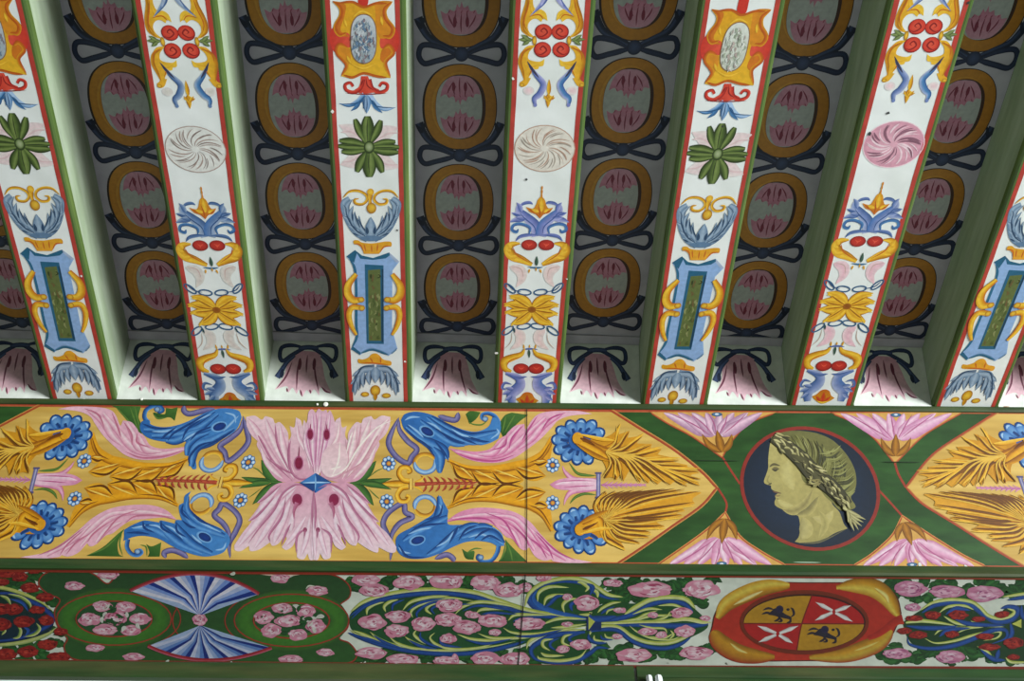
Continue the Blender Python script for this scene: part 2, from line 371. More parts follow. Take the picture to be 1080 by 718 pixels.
# ------------------------------------------------------------------ painting on the coffers
def CT(k, z):
    ox = cx(k); c, s = math.cos(-SKEWR), math.sin(-SKEWR)
    def T(p):
        q = on_z(p[0], p[1], z); dx, dy = q.x-ox, q.y-YF
        return (dx*c-dy*s, dx*s+dy*c)
    return T
def SP_(q, l): return Vector((q[0], q[1], -l))
def mir(pts, c): return [(2*c-p[0],)+tuple(p[1:]) for p in pts]
def mL(L, c): return [(2*c-x0, y0, 2*c-x1, y1, w_, -b) for x0, y0, x1, y1, w_, b in L]
OCH, OCHD = 'e0992c', '9c5f14'; TUL, TULD, TULL = 'd884a0', '8e2c48', 'e6aabf'; NVY, NVL = '1e2842', '44547e'
tq = zf(420, 0, CT(3, ZP))
def oval(par, v):
    a = Art(tq, SP_)
    a.fill([(388+236*math.cos(t)*(1+0.05*math.sin(2*t)**2), 674+272*math.sin(t)*(1+0.04*math.sin(2*t)**2)) for t in [i*math.pi/12 for i in range(24)]], '3a2618')
    a.fill([(392+226*math.cos(t)*(1+0.05*math.sin(2*t)**2), 674+266*math.sin(t)*(1+0.04*math.sin(2*t)**2)) for t in [i*math.pi/12 for i in range(24)]], OCH, col2='c88424', d=(1, .3))
    a.ring(388, 674, 172, 214, 30, ['d48c22', 'eaa838', 'd48c22'], 120, 300, 'taper')
    a.fill([(394+158*math.cos(t)*(1+0.06*math.sin(2*t)**2), 674+204*math.sin(t)*(1+0.04*math.sin(2*t)**2)) for t in [i*math.pi/12 for i in range(24)]], '4a2a1c')
    a.fill([(384+146*math.cos(t)*(1+0.06*math.sin(2*t)**2), 676+199*math.sin(t)*(1+0.04*math.sin(2*t)**2)) for t in [i*math.pi/12 for i in range(24)]], 'c8ccc8')
    o = a.done('painted_oval', par); o.location.y = v
    for sg in (-1, 1):
        b = Art(tq, SP_, 0.0010)
        Y = lambda y: 674+sg*(674-y)
        pts = [(388, 482), (330, 492), (292, 545), (276, 606, 1), (308, 590), (325, 612, 1), (352, 604), (366, 640, 1), (380, 622), (390, 655, 1), (402, 622), (425, 632, 1), (438, 604), (468, 610, 1), (478, 588), (508, 592, 1), (492, 540), (448, 492)]
        pts = [(390+(p[0]-390)*1.1, 478+(p[1]-482)*1.08)+tuple(p[2:]) for p in pts]
        b.fill([(p[0], Y(p[1]))+tuple(p[2:]) for p in pts], TUL, col2=TULL, d=(0.3, sg))
        b.lines([[(x0, Y(y0)), (xm, Y(ym)), (x1, Y(y1))] for x0, y0, xm, ym, x1, y1 in ((388, 486, 386, 540, 390, 600), (350, 510, 322, 560, 310, 592), (430, 510, 462, 555, 476, 590), (365, 540, 352, 570, 356, 600), (415, 540, 424, 570, 420, 610))], 9, TULD)
        b.disc(350, Y(548), 11, 30, TULD); b.disc(424, Y(548), 11, 30, TULD)
        b.lines([[(x-10, Y(595)), (x, Y(615))] for x in (320, 360, 395, 430, 470)], 6, 'b04c68')
        b.done('tulip', o, 'dusky pink painted tulip head')
    return o
def bow(par, v):
    a = Art(tq, SP_, 0.0007)
    for c in (0, 1):
        f = (lambda P: mir(P, 390)) if c else (lambda P: P)
        a.brush(f([(380, 975), (290, 935), (200, 890), (150, 820), (132, 775)]), 54, [NVY, NVL, NVY, NVY], lambda t: 0.5+0.5*t)
        a.leaves([(155, 840, 112, 785, 26, 0), (150, 835, 168, 770, 24, 0)] if not c else mL([(155, 840, 112, 785, 26, 0), (150, 835, 168, 770, 24, 0)], 390), NVY)
        a.brush(f([(350, 985), (255, 940), (160, 930), (136, 985), (168, 1032), (240, 1018), (320, 998)]), 33, [NVY, '303d62', NVY], 'soft', close=True)
    a.disc(390, 980, 44, 42, NVL, NVY)
    o = a.done('painted_ribbon_bow', par); o.location.y = v; return o
PER = 0.1165*H
SHIFT = {0: 0, 1: 0, 2: 0, 3: 0, 4: -0.024, 5: 0.018, 6: 0, 7: 0}
ov0, bw0 = oval(CP[3], 0), bow(CP[3], 0)
def copy_part(o, par, v, dx=0.0):
    c = o.copy(); C.objects.link(c); c.parent = par; c.location.y = v; c.location.x = dx
    for ch in o.children:
        d = ch.copy(); C.objects.link(d); d.parent = c; d.location = ch.location
    return c
for k in range(8):
    for n in range(-3, 3):
        v = n*PER+SHIFT[k]
        if k == 3 and n == 0: continue
        copy_part(ov0, CP[k], v); copy_part(bw0, CP[k], v)
# end boards: half tulip hanging from a bow
EL = math.hypot(DEP, YE-YF); ED = Vector((0, (YE-YF)/EL, DEP/EL)); EN = Vector((0, -DEP/EL, (YE-YF)/EL))
EP0 = Vector((cx(3), YF, ZB))
def TE(p): q = on_plane(p[0], p[1], EP0, EN)-EP0; return (q.x, q.dot(ED))
def SE(q, l): return Vector((q[0], 0, 0))+ED*q[1]+EN*l
te = zf(420, 310, TE)
a = Art(te, SE, 0.0006)
a.fill([(340, 368), (262, 378), (222, 440), (200, 530), (150, 612, 1), (225, 590), (238, 632, 1), (262, 600), (290, 640, 1), (305, 612), (328, 660, 1), (350, 615), (378, 640, 1), (398, 610), (432, 648, 1), (440, 600), (512, 636, 1), (462, 540), (440, 450), (412, 385)], 'c992a4', col2='d9b4bd', d=(0, 1))
a.lines([[(250, 430), (215, 530), (160, 605)], [(295, 420), (285, 500), (288, 620)], [(342, 390), (340, 450), (342, 510)], [(385, 420), (400, 520), (430, 630)], [(440, 590), (470, 620), (505, 634)], [(225, 600), (232, 628)], [(310, 610), (325, 655)], [(370, 610), (380, 636)]], 12, ['8a4a60', '5c2a3c', '8a4a60'])
a.disc(297, 450, 11, 38, '6a2c40'); a.disc(388, 450, 11, 38, '6a2c40')
et = a.done('painted_half_tulip', EB[3][0])
a = Art(te, SE, 0.0009)
for c in (0, 1):
    f = (lambda P: mir(P, 345)) if c else (lambda P: P)
    a.brush(f([(320, 350), (240, 332), (178, 345), (168, 400), (190, 430), (240, 395), (290, 365)]), 26, [NVY, '303d62', NVY], 'soft', close=True)
    a.brush(f([(262, 395), (215, 440), (185, 490), (160, 535)]), 40, [NVY, NVL, NVY], lambda t: 0.5+0.5*t)
    a.brush(f([(190, 480), (188, 540)]), 26, NVY)
a.brush([(280, 352), (345, 345), (410, 352)], 30, [NVY, NVL, NVY], 'soft')
eb = a.done('painted_ribbon_bow', EB[3][0])
for k in range(8):
    if k == 3: continue
    copy_part(et, EB[k][0], 0); copy_part(eb, EB[k][0], 0)
# ------------------------------------------------------------------ painting on the beams
OR, GD, GM, GL = 'c8661a', 'a8670f', 'dd9f1d', 'f2c63c'
RD, RM, RL = '8e1f1c', 'cc3526', 'e0573f'
BD, BM, BLt = '24527f', '4f86bb', 'a9c6e6'
PU, PUL, PUD = '7f88c4', 'b3b4dc', '3d5a9c'
GRD, GRM, GRL = '33421c', '53692c', '8a9a5c'
def vase_beam(i, sh, grey):
    t = BO[i]; T = beam_T(3); made = []
    A_ = lambda x, y, l=0.0008: Art(zf(x, y, T), SB_, l)
    # cartouche
    a = A_(330, 0)
    a.fill([(108, 215), (150, 150), (240, 140), (240, 360), (165, 350), (118, 300)], RM, col2=RL, d=(1, 0))
    a.fill([(415, 140), (480, 140), (535, 200), (540, 300), (490, 350), (415, 360)], RL, col2=RM, d=(1, 0))
    a.fill([(285, -60, 1), (350, -60, 1), (345, 30), (290, 30)], RM)
    gold = [(125, 6, 1), (200, 14), (250, 4), (320, 40), (400, 12), (502, 8, 1), (456, 56), (462, 115), (508, 178), (492, 232), (440, 226), (424, 244), (424, 292), (445, 308), (482, 286), (510, 336), (458, 396), (492, 492, 1), (400, 482), (320, 464), (250, 494), (178, 480, 1), (214, 412), (150, 338), (164, 278), (222, 300), (238, 286), (238, 232), (214, 206), (168, 222), (142, 168), (178, 96), (170, 44)]
    a.fill(gold, GM, col2='e8b428', d=(0, 1))
    a.fill([(140, 12), (205, 30), (200, 100), (175, 190), (232, 228), (170, 222), (142, 168), (178, 96), (172, 44)], 'd0741c'); a.fill([(400, 14), (500, 10), (456, 60), (462, 115), (506, 178), (488, 230), (425, 240), (400, 180), (395, 90)], 'd88a20')
    a.fill([(165, 282), (225, 300), (240, 360), (230, 400), (214, 410), (152, 336)], 'd88a20'); a.fill([(482, 290), (440, 308), (425, 370), (458, 396), (508, 338)], 'd0741c')
    a.brush([(125, 6), (172, 44), (178, 96), (142, 168), (168, 218), (214, 206)], 26, [OR, 'b8520f', GM], 'soft')
    a.brush([(502, 10), (456, 58), (462, 115), (506, 178), (488, 230), (440, 226)], 26, [GM, OR, 'b8520f'], 'soft')
    a.brush([(222, 300), (166, 282), (154, 336), (214, 410), (180, 478)], 24, [GM, OR, 'b8520f'], 'soft')
    a.brush([(445, 306), (482, 288), (508, 336), (458, 396), (490, 488)], 24, ['b8520f', OR, GM], 'soft')
    a.lines([[(190, 470), (250, 488), (320, 462), (400, 480), (470, 490)], [(150, 20), (250, 12), (320, 44), (400, 20), (470, 22)]], 16, ['b8520f', OR], 'soft')
    a.lines([[(250, 110), (310, 70), (380, 100)], [(240, 400), (320, 430), (400, 400)], [(200, 120), (215, 170)], [(430, 100), (440, 160)], [(215, 350), (240, 400)]], 20, [GM, GL, GM])
    made.extend(a.doneL('painted_cartouche', t))
    a = A_(330, 0, 0.0022)
    c0, c1, c2, c3 = ('9fabb0', 'c9ced2', '66809a', '8a7a80') if grey else ('c4c8b8', 'dcdfd4', 'a4ad98', 'b8a8a0')
    for q_, cl in ((84, '8c6a50'), (78, c1)): a.fill([(320+q_*math.cos(t_)*(1+.1*math.sin(2*t_)**2), 245+(q_+74)*math.sin(t_)*(1+.05*math.sin(2*t_)**2)) for t_ in [j*math.pi/12 for j in range(24)]], cl, col2=c0 if q_ == 78 else None)
    rr = random.Random(i+3)
    for _ in range(110):
        an, rd = rr.uniform(0, 6.28), rr.uniform(0.0, 0.93)**.7
        x, y = 320+70*rd*math.cos(an), 245+138*rd*math.sin(an)
        a.brush([(x, y), (x+rr.uniform(-14, 14), y+14), (x+rr.uniform(-12, 12), y+32)], rr.uniform(6, 16), rr.choice([c0, c1, c2, c3, c2 if grey else c1]), up=False)
    made.extend(a.doneL('oval_medallion', t, 'blue-grey oval with a worn figure' if grey else 'whitish worn oval'))
    # red foot and blue lily
    a = A_(330, 0)
    a.fill([(304, 480, 1), (348, 480, 1), (372, 540), (420, 570), (335, 590), (260, 575), (296, 540)], RM, col2=RL, d=(1, 0))
    for f in (lambda P: P, lambda P: mir(P, 337)):
        a.brush(f([(318, 500), (300, 555), (258, 582), (212, 568), (204, 535), (235, 522), (255, 545)]), 30, [RD, RM, RL], lambda t_: 0.9-0.3*t_)
    a.lines([[(335, 490), (345, 540), (385, 570)], [(318, 500), (300, 545)]], 8, RD)
    a.brush([(205, 588), (335, 594), (470, 588)], 7, RD)
    made.extend(a.doneL('painted_scroll', t, 'red scroll foot'))
    a = A_(330, 0)
    a.brush([(330, 600), (285, 640), (225, 665), (166, 652)], 46, [BD, BM, BLt], 'out')
    a.brush([(350, 600), (400, 660), (460, 690), (524, 676)], 46, [BLt, BLt, BM], 'out')
    a.leaves([(340, 598, 340, 715, 52, 0)], [BM, BLt, BD]); a.leaves([(300, 630, 240, 700, 24, -.1), (372, 630, 440, 712, 24, .1)], [BD, BM])
    a.lines([[(340, 600), (342, 660), (338, 712)], [(352, 606), (400, 668), (522, 680)], [(326, 606), (280, 650), (170, 656)], [(326, 620), (318, 690)]], 7, BD)
    made.extend(a.doneL('painted_lily', t, 'blue lily'))
    # green star flower on pink wash
    a = A_(330, 100, 0.0005)
    a.leaves([(350, 330, 165, 190, 110, .1), (350, 340, 172, 440, 110, -.1), (360, 330, 545, 205, 110, -.1), (360, 340, 545, 460, 110, .1)], ['e4d4d2', 'e8cfcf', 'e6dcd8'])
    a.lines([[(320, 290), (240, 240), (175, 235)], [(320, 370), (250, 420), (185, 425)], [(390, 290), (470, 240), (540, 240)], [(390, 380), (460, 430), (540, 440)]], 20, ['e8dcd8', 'dcb8ba'])
    made.extend(a.doneL('painted_wash', t, 'faint pink wash'))
    a = A_(330, 100)
    L = [(335, 300, 266, 152, 36, -.04), (365, 300, 430, 160, 40, .04), (340, 318, 168, 288, 34, .05), (340, 345, 182, 358, 34, -.03), (372, 318, 522, 296, 32, -.04), (372, 345, 540, 362, 34, .04), (345, 356, 278, 486, 44, .06), (370, 356, 440, 490, 40, -.06)]
    D_ = [(346, 318, 345, 134, 66, 0), (355, 340, 357, 518, 70, 0), (365, 331, 545, 330, 34, 0), (345, 331, 160, 322, 34, 0)]
    a.leaves([(x0, y0, x1, y1, w_+10, b) for x0, y0, x1, y1, w_, b in L+D_], GRD, lambda t: .3+.8*math.sin(2.6*t**1.3+.3))
    a.leaves(L+D_, [GRM, '7a8c4a', GRM, GRD], lambda t: max(.05, .25+.7*math.sin(2.6*t**1.3+.3)))
    a.lines([[(345, 300), (342, 220), (345, 150)], [(356, 360), (352, 430), (357, 500)], [(330, 328), (250, 318), (190, 322)], [(385, 330), (450, 332), (520, 330)]], 7, GRD)
    a.disc(355, 330, 34, 40, GRD); a.disc(355, 328, 26, 30, 'a9b58a', GRM)
    made.extend(a.doneL('painted_star_flower', t, 'green star flower'))
    # scroll, feathers, vase
    a = A_(340, 190, 0.0014)
    for f in (lambda P: P, lambda P: mir(P, 306)):
        a.brush(f([(130, 112), (170, 72), (225, 66), (272, 88), (284, 122), (255, 150), (212, 146), (204, 122), (232, 116)]), 17, [GD, GM, GL], 'soft')
    a.brush([(305, 60), (302, 130), (308, 190)], 34, [GD, GM, GL], lambda t_: 0.5+0.5*abs(math.cos(3.1*t_)))
    a.disc(304, 74, 22, 22, GL, GM); a.disc(310, 176, 31, 34, GL, GD, hx=8, hy=-8)
    made.extend(a.doneL('painted_scroll', t, 'gold scroll'))
    a = A_(340, 190)
    F1, F2, F3 = '5f7d9c', '9fb4c8', '2c4866'
    for c in (0, 1):
        f = (lambda P: mir(P, 306)) if c else (lambda P: P); g = (lambda L: mL(L, 306)) if c else (lambda L: L)
        a.brush(f([(290, 360), (215, 320), (160, 240), (132, 150), (170, 112)]), 66, [F1, F2, F1], lambda t_: 1-0.6*t_)
        a.leaves(g([(280, 345, 232, 222, 34, -.15), (235, 310, 205, 195, 34, -.15), (190, 270, 196, 160, 34, -.15), (160, 215, 190, 120, 34, -.2), (275, 365, 180, 325, 28, .1), (220, 335, 160, 282, 28, .1), (175, 285, 128, 225, 28, .15), (145, 220, 126, 150, 26, .1)]), [F1, F2, F3])
        a.lines([f([(290, 362), (215, 318), (162, 240), (140, 160)]), f([(285, 340), (245, 280), (225, 240)]), f([(240, 300), (215, 240), (205, 205)]), f([(190, 260), (188, 200)]), f([(230, 350), (190, 330)])], 9, F3)
    a.leaves([(306, 370, 306, 232, 74, 0)], [F1, F2, F1]); a.leaves([(285, 340, 280, 290, 20, 0), (328, 340, 332, 290, 20, 0)], F3)
    a.disc(308, 366, 70, 18, F1)
    made.extend(a.doneL('painted_feathers', t, 'grey-blue feathered plume'))
    a = A_(340, 190, 0.0012)
    a.fill([(198, 380), (225, 378), (250, 392), (310, 398), (370, 390), (400, 386), (434, 390), (434, 418), (400, 415), (376, 440), (358, 464, 1), (262, 464, 1), (250, 430), (225, 408), (200, 402)], GM, col2='e6a32c', d=(0, 1))
    a.lines([[(262, 400), (275, 450)], [(310, 405), (312, 455)], [(350, 400), (345, 450)], [(200, 400), (240, 408), (262, 455)], [(434, 414), (390, 420), (360, 460)]], 9, OR)
    made.extend(a.doneL('painted_vase', t, 'small gold vase'))
    a = A_(340, 190, 0.0034)
    for f in (lambda P: P, lambda P: mir(P, 328)):
        a.brush(f([(215, 590), (165, 660), (165, 720), (200, 755), (258, 748)]), 46, [OR, GM, GL, GM], lambda t_: 0.6+0.5*math.sin(3.1*t_))
        a.brush(f([(262, 805), (190, 800), (168, 850), (185, 920), (216, 975)]), 42, [GM, GL, GM, OR], lambda t_: 0.75-0.4*t_+.3*math.sin(3*t_))
        a.disc(*f([(245, 752)])[0], 22, 18, GL, GD); a.disc(*f([(250, 805)])[0], 20, 18, GL, GD)
    made.extend(a.doneL('painted_scroll', t, 'gold side scrolls'))
    a = A_(340, 190, 0.0012)
    BF, BFD = '8fb0dc', '22607f'
    out = [(152, 480, 1), (206, 440, 1), (250, 474), (320, 490), (422, 455, 1), (486, 512, 1), (442, 570, 1), (440, 935, 1), (474, 1062, 1), (418, 1108, 1), (350, 1078), (290, 1072), (238, 1102, 1), (180, 1064, 1), (220, 985), (212, 860), (206, 600), (190, 530)]
    a.fill(out, BF, n=4)
    a.fill([(152, 480), (206, 440), (220, 452), (200, 520), (178, 500)], BFD, False)
    a.fill([(206, 440), (250, 474), (320, 490), (422, 455), (430, 470), (400, 492), (320, 502), (240, 494)], BFD, False)
    a.fill([(422, 455), (486, 512), (470, 520), (428, 480)], 'a9b8d0', False)
    a.brush([(170, 490), (205, 560), (214, 700), (214, 900), (218, 985), (186, 1060)], 16, [BFD, '2f6f92'], 'soft')
    a.fill([(180, 1064), (238, 1102), (244, 1088), (196, 1050)], BFD, False)
    a.brush([(240, 1090), (300, 1066), (350, 1072), (418, 1100)], 20, [BF, BFD, BFD], 'soft')
    a.brush([(470, 1060), (430, 1095)], 14, [BFD, BF], 'soft')
    a.fill([(268, 530), (386, 536), (388, 1032), (280, 1030)], BFD, False)
    a.fill([(288, 566), (366, 560), (372, 1012), (292, 1012)], '5f6b38', False)
    rr = random.Random(5)
    for _ in range(34):
        x, y = rr.uniform(295, 360), rr.uniform(575, 985)
        a.brush([(x, y), (x+rr.uniform(-16, 16), y+15), (x+rr.uniform(-8, 8), y+rr.uniform(20, 40))], rr.uniform(6, 14), rr.choice(['7d8a4e', '3a431f', '8a8f5c', '4c5a2a', '6a5a34']), up=False)
    a.up(); a.brush([(382, 560), (380, 1020)], 9, '17405c', 'flat')
    made.extend(a.doneL('painted_frame', t, 'light blue frame round a marbled green slot'))
    # foot with feathers and fleuron
    a = A_(340, 310, 0.0012)
    a.fill([(226, 410), (255, 412), (290, 400), (312, 378), (340, 374), (362, 388), (385, 412), (432, 424), (430, 450), (380, 446), (330, 440), (270, 440), (230, 434)], GM, col2='e6a32c', d=(1, 0))
    a.lines([[(240, 432), (330, 436), (425, 446)], [(300, 400), (320, 432)], [(365, 396), (370, 438)]], 9, OR)
    made.extend(a.doneL('painted_vase', t, 'small inverted gold foot'))
    a = A_(340, 310)
    for c in (0, 1):
        f = (lambda P: mir(P, 336)) if c else (lambda P: P); g = (lambda L: mL(L, 336)) if c else (lambda L: L)
        a.brush(f([(330, 470), (255, 480), (215, 540), (200, 620)]), 52, [F1, F2, F3], lambda t_: 1-0.4*t_)
        a.leaves(g([(300, 480, 300, 575, 34, .1), (265, 490, 260, 590, 32, .1), (235, 510, 232, 610, 30, .1), (215, 550, 205, 640, 28, 0), (240, 480, 188, 520, 22, 0), (215, 530, 178, 570, 20, 0)]), [F3, F2, F1])
        a.lines([f([(310, 480), (305, 560)]), f([(270, 500), (268, 575)]), f([(240, 520), (240, 600)]), f([(330, 458), (250, 465), (200, 560), (195, 625)])], 8, F3)
    a.leaves([(336, 460, 336, 560, 60, 0)], [F1, F2, F1])
    made.extend(a.doneL('painted_feathers', t, 'grey-blue drooping plume'))
    a = A_(340, 310, 0.0012)
    a.disc(335, 608, 32, 34, GL, GD); a.disc(270, 632, 26, 16, GL, GD); a.disc(404, 640, 28, 16, GL, GD); a.leaves([(335, 630, 335, 672, 26, 0)], [GD, GM])
    made.extend(a.doneL('painted_fleuron', t, 'small gold fleuron'))
    for o in made: o.location.y = sh
    return made
def swirl_beam(i, sh, tint):
    t = BO[i]; T = beam_T(4); made = []
    PU, PUL, PUD = (('7f88c4', 'b3b4dc', '3d5a9c'), ('6886b2', 'a6b6cc', '2a5084'), ('7488bc', 'a9b4d4', '35588f'))[tint]
    A_ = lambda x, y, l=0.0008: Art(zf(x, y, T), SB_, l)
    cc = 371
    for c in (0, 1):
        f = (lambda P: mir(P, cc)) if c else (lambda P: P); g = (lambda L: mL(L, cc)) if c else (lambda L: L)
        a = A_(520, 0)
        G3 = [GD, GM, GL, GM]
        F_ac = lambda P: [((2*cc-p[0]) if c else p[0],)+tuple(p[1:]) for p in P]
        a.fill(F_ac([(200, -70, 1), (262, -70, 1), (252, 10), (268, 58), (305, 60), (335, 85), (344, 132, 1), (318, 118), (305, 138, 1), (272, 118), (240, 128), (220, 160), (228, 200), (268, 240, 1), (215, 224), (180, 185), (172, 130), (192, 80), (206, 20)]), GM, col2=GL, d=(1 if not c else -1, 0))
        a.fill(F_ac([(268, 284, 1), (215, 292), (178, 335), (162, 390), (178, 450), (192, 500), (168, 522), (178, 548), (212, 538), (240, 492, 1), (226, 488), (246, 455, 1), (238, 440), (282, 436), (290, 420, 1), (318, 412), (324, 372, 1), (296, 388), (252, 384), (222, 368), (228, 330), (250, 305)]), GM, col2=GL, d=(1 if not c else -1, 0))
        a.brush(f([(215, -60), (212, 20), (186, 120), (190, 190), (235, 228)]), 24, [GD, 'c07c14', GM]); a.brush(f([(250, 300), (190, 330), (170, 390), (186, 450), (200, 510)]), 24, [GD, 'c07c14', GM])
        a.brush(f([(235, 20), (250, 80), (300, 90), (335, 120)]), 16, [GL, GM]); a.brush(f([(215, 395), (250, 415), (300, 400)]), 16, [GL, GM])
        a.disc(*f([(182, 536)])[0], 16, 12, GL, GD)
        a.lines([f([(232, -40), (222, 40), (196, 140), (222, 210)]), f([(215, 390), (245, 430), (225, 480)]), f([(250, 292), (188, 330), (180, 390)]), f([(225, 105), (290, 92), (322, 125)])], 7, OR)
        made.extend(a.doneL('painted_acanthus', t, 'gold acanthus scroll'))
        a = A_(520, 0, 0.0011)
        a.brush(f([(345, -60), (325, 0), (285, 50), (235, 100)]), 46, [PUD, PU, PUL], 'out')
        a.brush(f([(345, -40), (300, 40)]), 14, PUL)
        a.brush(f([(232, 415), (270, 470), (318, 530), (296, 590), (262, 622), (268, 668)]), 40, [PUL, PU, PUD] if not c else [PUD, BM, PUL], lambda t_: 0.35+0.7*math.sin(3*t_))
        a.brush(f([(215, 385), (250, 440), (290, 490)]), 16, '3a3a52', 'taper')
        a.disc(*f([(266, 662)])[0], 12, 12, PU)
        made.extend(a.doneL('painted_leaf', t, 'violet-blue leaf'))
        a = A_(520, 0, 0.0011)
        for y, yy in ((200, 0), (313, 1)):
            x = 318 if not yy else 312
            a.disc(*f([(x, y)])[0], 55, 50, RD); a.disc(*f([(x+2, y-2)])[0], 50, 45, RL, RM)
            a.brush(f([(x-42, y+20), (x-10, y+30), (x+25, y+5), (x+5, y-22), (x-15, y-5), (x+2, y+6)]), 10, RD)
        made.extend(a.doneL('painted_spiral', t, 'red spiral berries'))
        a = A_(520, 0, 0.0014)
        a.leaves(g([(250, 252, 160, 248, 30, 0), (230, 252, 180, 218, 26, 0), (230, 256, 185, 285, 26, 0)]), [GRM, GRL, GRD])
        a.disc(*f([(262, 255)])[0], 14, 30, GL, GD)
        made.extend(a.doneL('painted_trefoil', t, 'small green trefoil'))
    a = A_(520, 0, 0.0006)
    for x in (225, 500): a.disc(x, 572, 36, 28, 'ecc9cc' if tint != 1 else 'd4cfc4', 'e6e0dc')
    made.extend(a.doneL('painted_wash', t, 'faint pink wash'))
    a = A_(520, 0)
    a.leaves([(352, 600, 355, 500, 26, 0), (350, 590, 346, 680, 34, 0), (352, 600, 318, 615, 24, -.3), (352, 600, 392, 615, 24, .3), (350, 640, 322, 600, 18, 0), (350, 640, 385, 600, 18, 0)], [GL, GM, GD])
    made.extend(a.doneL('painted_fleuron', t, 'small gold fleuron'))
    # rosette
    a = A_(510, 100, 0.0006)
    base, edge, ln1, ln2 = {0: ('e6dfd2', 'e2dacd', 'a99c8e', 'bd9a86'), 1: ('e4e3dd', 'e2e1da', '8c7a72', 'b09a90'), 2: ('dfa9b8', 'd698aa', '8d5f70', 'f0d3da')}[tint]
    a.disc(386, 338, 192, 148, base, edge, 32)
    a.ring(386, 338, 190, 146, 6, ln2, 0, 360)
    rr = random.Random(11+i)
    for j in range(34):
        th = j*2*math.pi/17+rr.uniform(-.1, .1); r0 = 0.12 if j < 17 else 0.5
        P = []
        for q in range(5):
            rad = r0+(0.93-r0)*q/4; an = th+1.1*rad*(1 if j % 5 else .7)
            P.append((386+185*rad*math.cos(an), 338+140*rad*math.sin(an)))
        a.brush(P, rr.uniform(5, 9) if tint != 2 else rr.uniform(6, 13), ln1 if rr.random() < .5 else ln2, up=False)
    a.up()
    made.extend(a.doneL('painted_rosette', t, {0: 'palest swirl rosette, only outlined', 1: 'grey outlined swirl rosette', 2: 'pink swirl rosette'}[tint]))
    # crown
    a = A_(500, 190, 0.0012)
    a.fill([(326, 168, 1), (372, 178), (392, 150), (404, 120), (425, 104), (446, 122), (456, 155), (470, 176), (500, 172, 1), (474, 205), (440, 216), (416, 242, 1), (388, 215), (352, 200)], GM, col2=OR, d=(0, 1))
    a.leaves([(425, 200, 425, 112, 32, 0), (410, 200, 360, 180, 24, 0), (440, 200, 484, 182, 24, 0)], [GM, GL, GM]); a.lines([[(405, 150), (415, 200), (412, 232)], [(340, 176), (380, 205)], [(490, 180), (450, 210)]], 7, 'b8520f')
    a.brush([(430, 36), (428, 70), (426, 112)], 12, [OR, GM], lambda t_: 0.5+0.5*abs(math.sin(9*t_)))
    made.extend(a.doneL('painted_fleuron', t, 'gold crown-like fleuron'))
    cc = 411
    for c in (0, 1):
        f = (lambda P: mir(P, cc)) if c else (lambda P: P); g = (lambda L: mL(L, cc)) if c else (lambda L: L)
        a = A_(500, 190); V = [PUL, PU, PUD] if not c else ['3f6fae', PU, PUL]
        a.brush(f([(402, 352), (385, 285), (330, 232), (282, 190), (285, 150)]), 74, V, lambda t_: 1-0.7*t_**1.5)
        a.brush(f([(282, 175), (310, 148), (350, 140), (372, 152)]), 20, [PU, PUD])
        a.leaves(g([(310, 225, 236, 205, 32, 0), (320, 250, 222, 264, 34, .1), (300, 200, 268, 140, 30, .1), (330, 240, 262, 235, 28, 0)]), [PUD, PU, PUL])
        a.brush(f([(345, 345), (352, 300), (300, 276), (252, 282), (240, 312), (268, 326), (280, 306)]), 19, [PUD, BM], 'soft')
        a.brush(f([(400, 345), (340, 345), (290, 356), (262, 384)]), 22, [PU, PUD])
        a.lines([f([(392, 345), (378, 290), (320, 240), (285, 200)]), f([(240, 208), (300, 225)])], 7, PUD)
        made.extend(a.doneL('painted_leaf', t, 'violet-blue scrolling leaf'))
        a = A_(500, 190)
        a.brush(f([(290, 398), (240, 405), (216, 435), (240, 476), (300, 500), (366, 532)]) if not c else mir([(290, 398), (240, 405), (216, 435), (240, 476), (300, 500), (366, 532)], 398), 56, [GD, GM, GL, GM], lambda t_: .2+.9*math.sin(2.9*t_))
        a.leaves([(235, 430, 212, 400, 26, 0), (235, 450, 206, 445, 24, 0), (270, 480, 222, 490, 24, 0)] if not c else mL([(235, 430, 212, 400, 26, 0), (235, 450, 206, 445, 24, 0), (270, 480, 222, 490, 24, 0)], 398), [GM, GL])
        a.brush([(245, 420), (270, 470), (350, 520)] if not c else mir([(245, 420), (270, 470), (350, 520)], 398), 8, OR)
        made.extend(a.doneL('painted_acanthus', t, 'gold acanthus leaf'))
    a = A_(500, 190, 0.0012)
    for x in (348, 456):
        a.disc(x, 408, 50, 34, RD); a.disc(x, 406, 44, 29, RM, 'a82a22')
        a.lines([[(x-20, 395), (x, 410), (x+20, 398)], [(x, 400), (x-4, 425)]], 7, RL)
    made.extend(a.doneL('painted_cherries', t, 'red cherry'))
    a = A_(500, 190, 0.0012)
    a.leaves([(394, 540, 396, 478, 22, 0)], ['2c4436', '4a6a5a']); a.brush([(336, 546), (392, 552), (436, 548)], 12, '3d6f96')
    a.leaves([(350, 560, 345, 586, 12, 0), (415, 560, 425, 586, 12, 0), (390, 550, 392, 575, 10, 0)], GM)
    made.extend(a.doneL('painted_bud', t, 'dark green bud on a blue bar'))
    a = A_(500, 190, 0.0005)
    pk, pk2 = ('e9cdc9', 'e6d8d2') if tint != 1 else ('d9cdc4', 'dedad2')
    if tint == 2: pk, pk2 = 'e8b9c4', 'e9cdd0'
    for f in (lambda P: P, lambda P: mir(P, 386)):
        a.brush(f([(225, 545), (290, 570), (300, 620), (265, 675)]), 72, [pk2, pk, pk2], 'leaf')
        a.lines([f([(228, 542), (295, 560), (312, 620)])], 6, 'c9a8a0')
    made.extend(a.doneL('painted_wash', t, 'faint pink wash'))
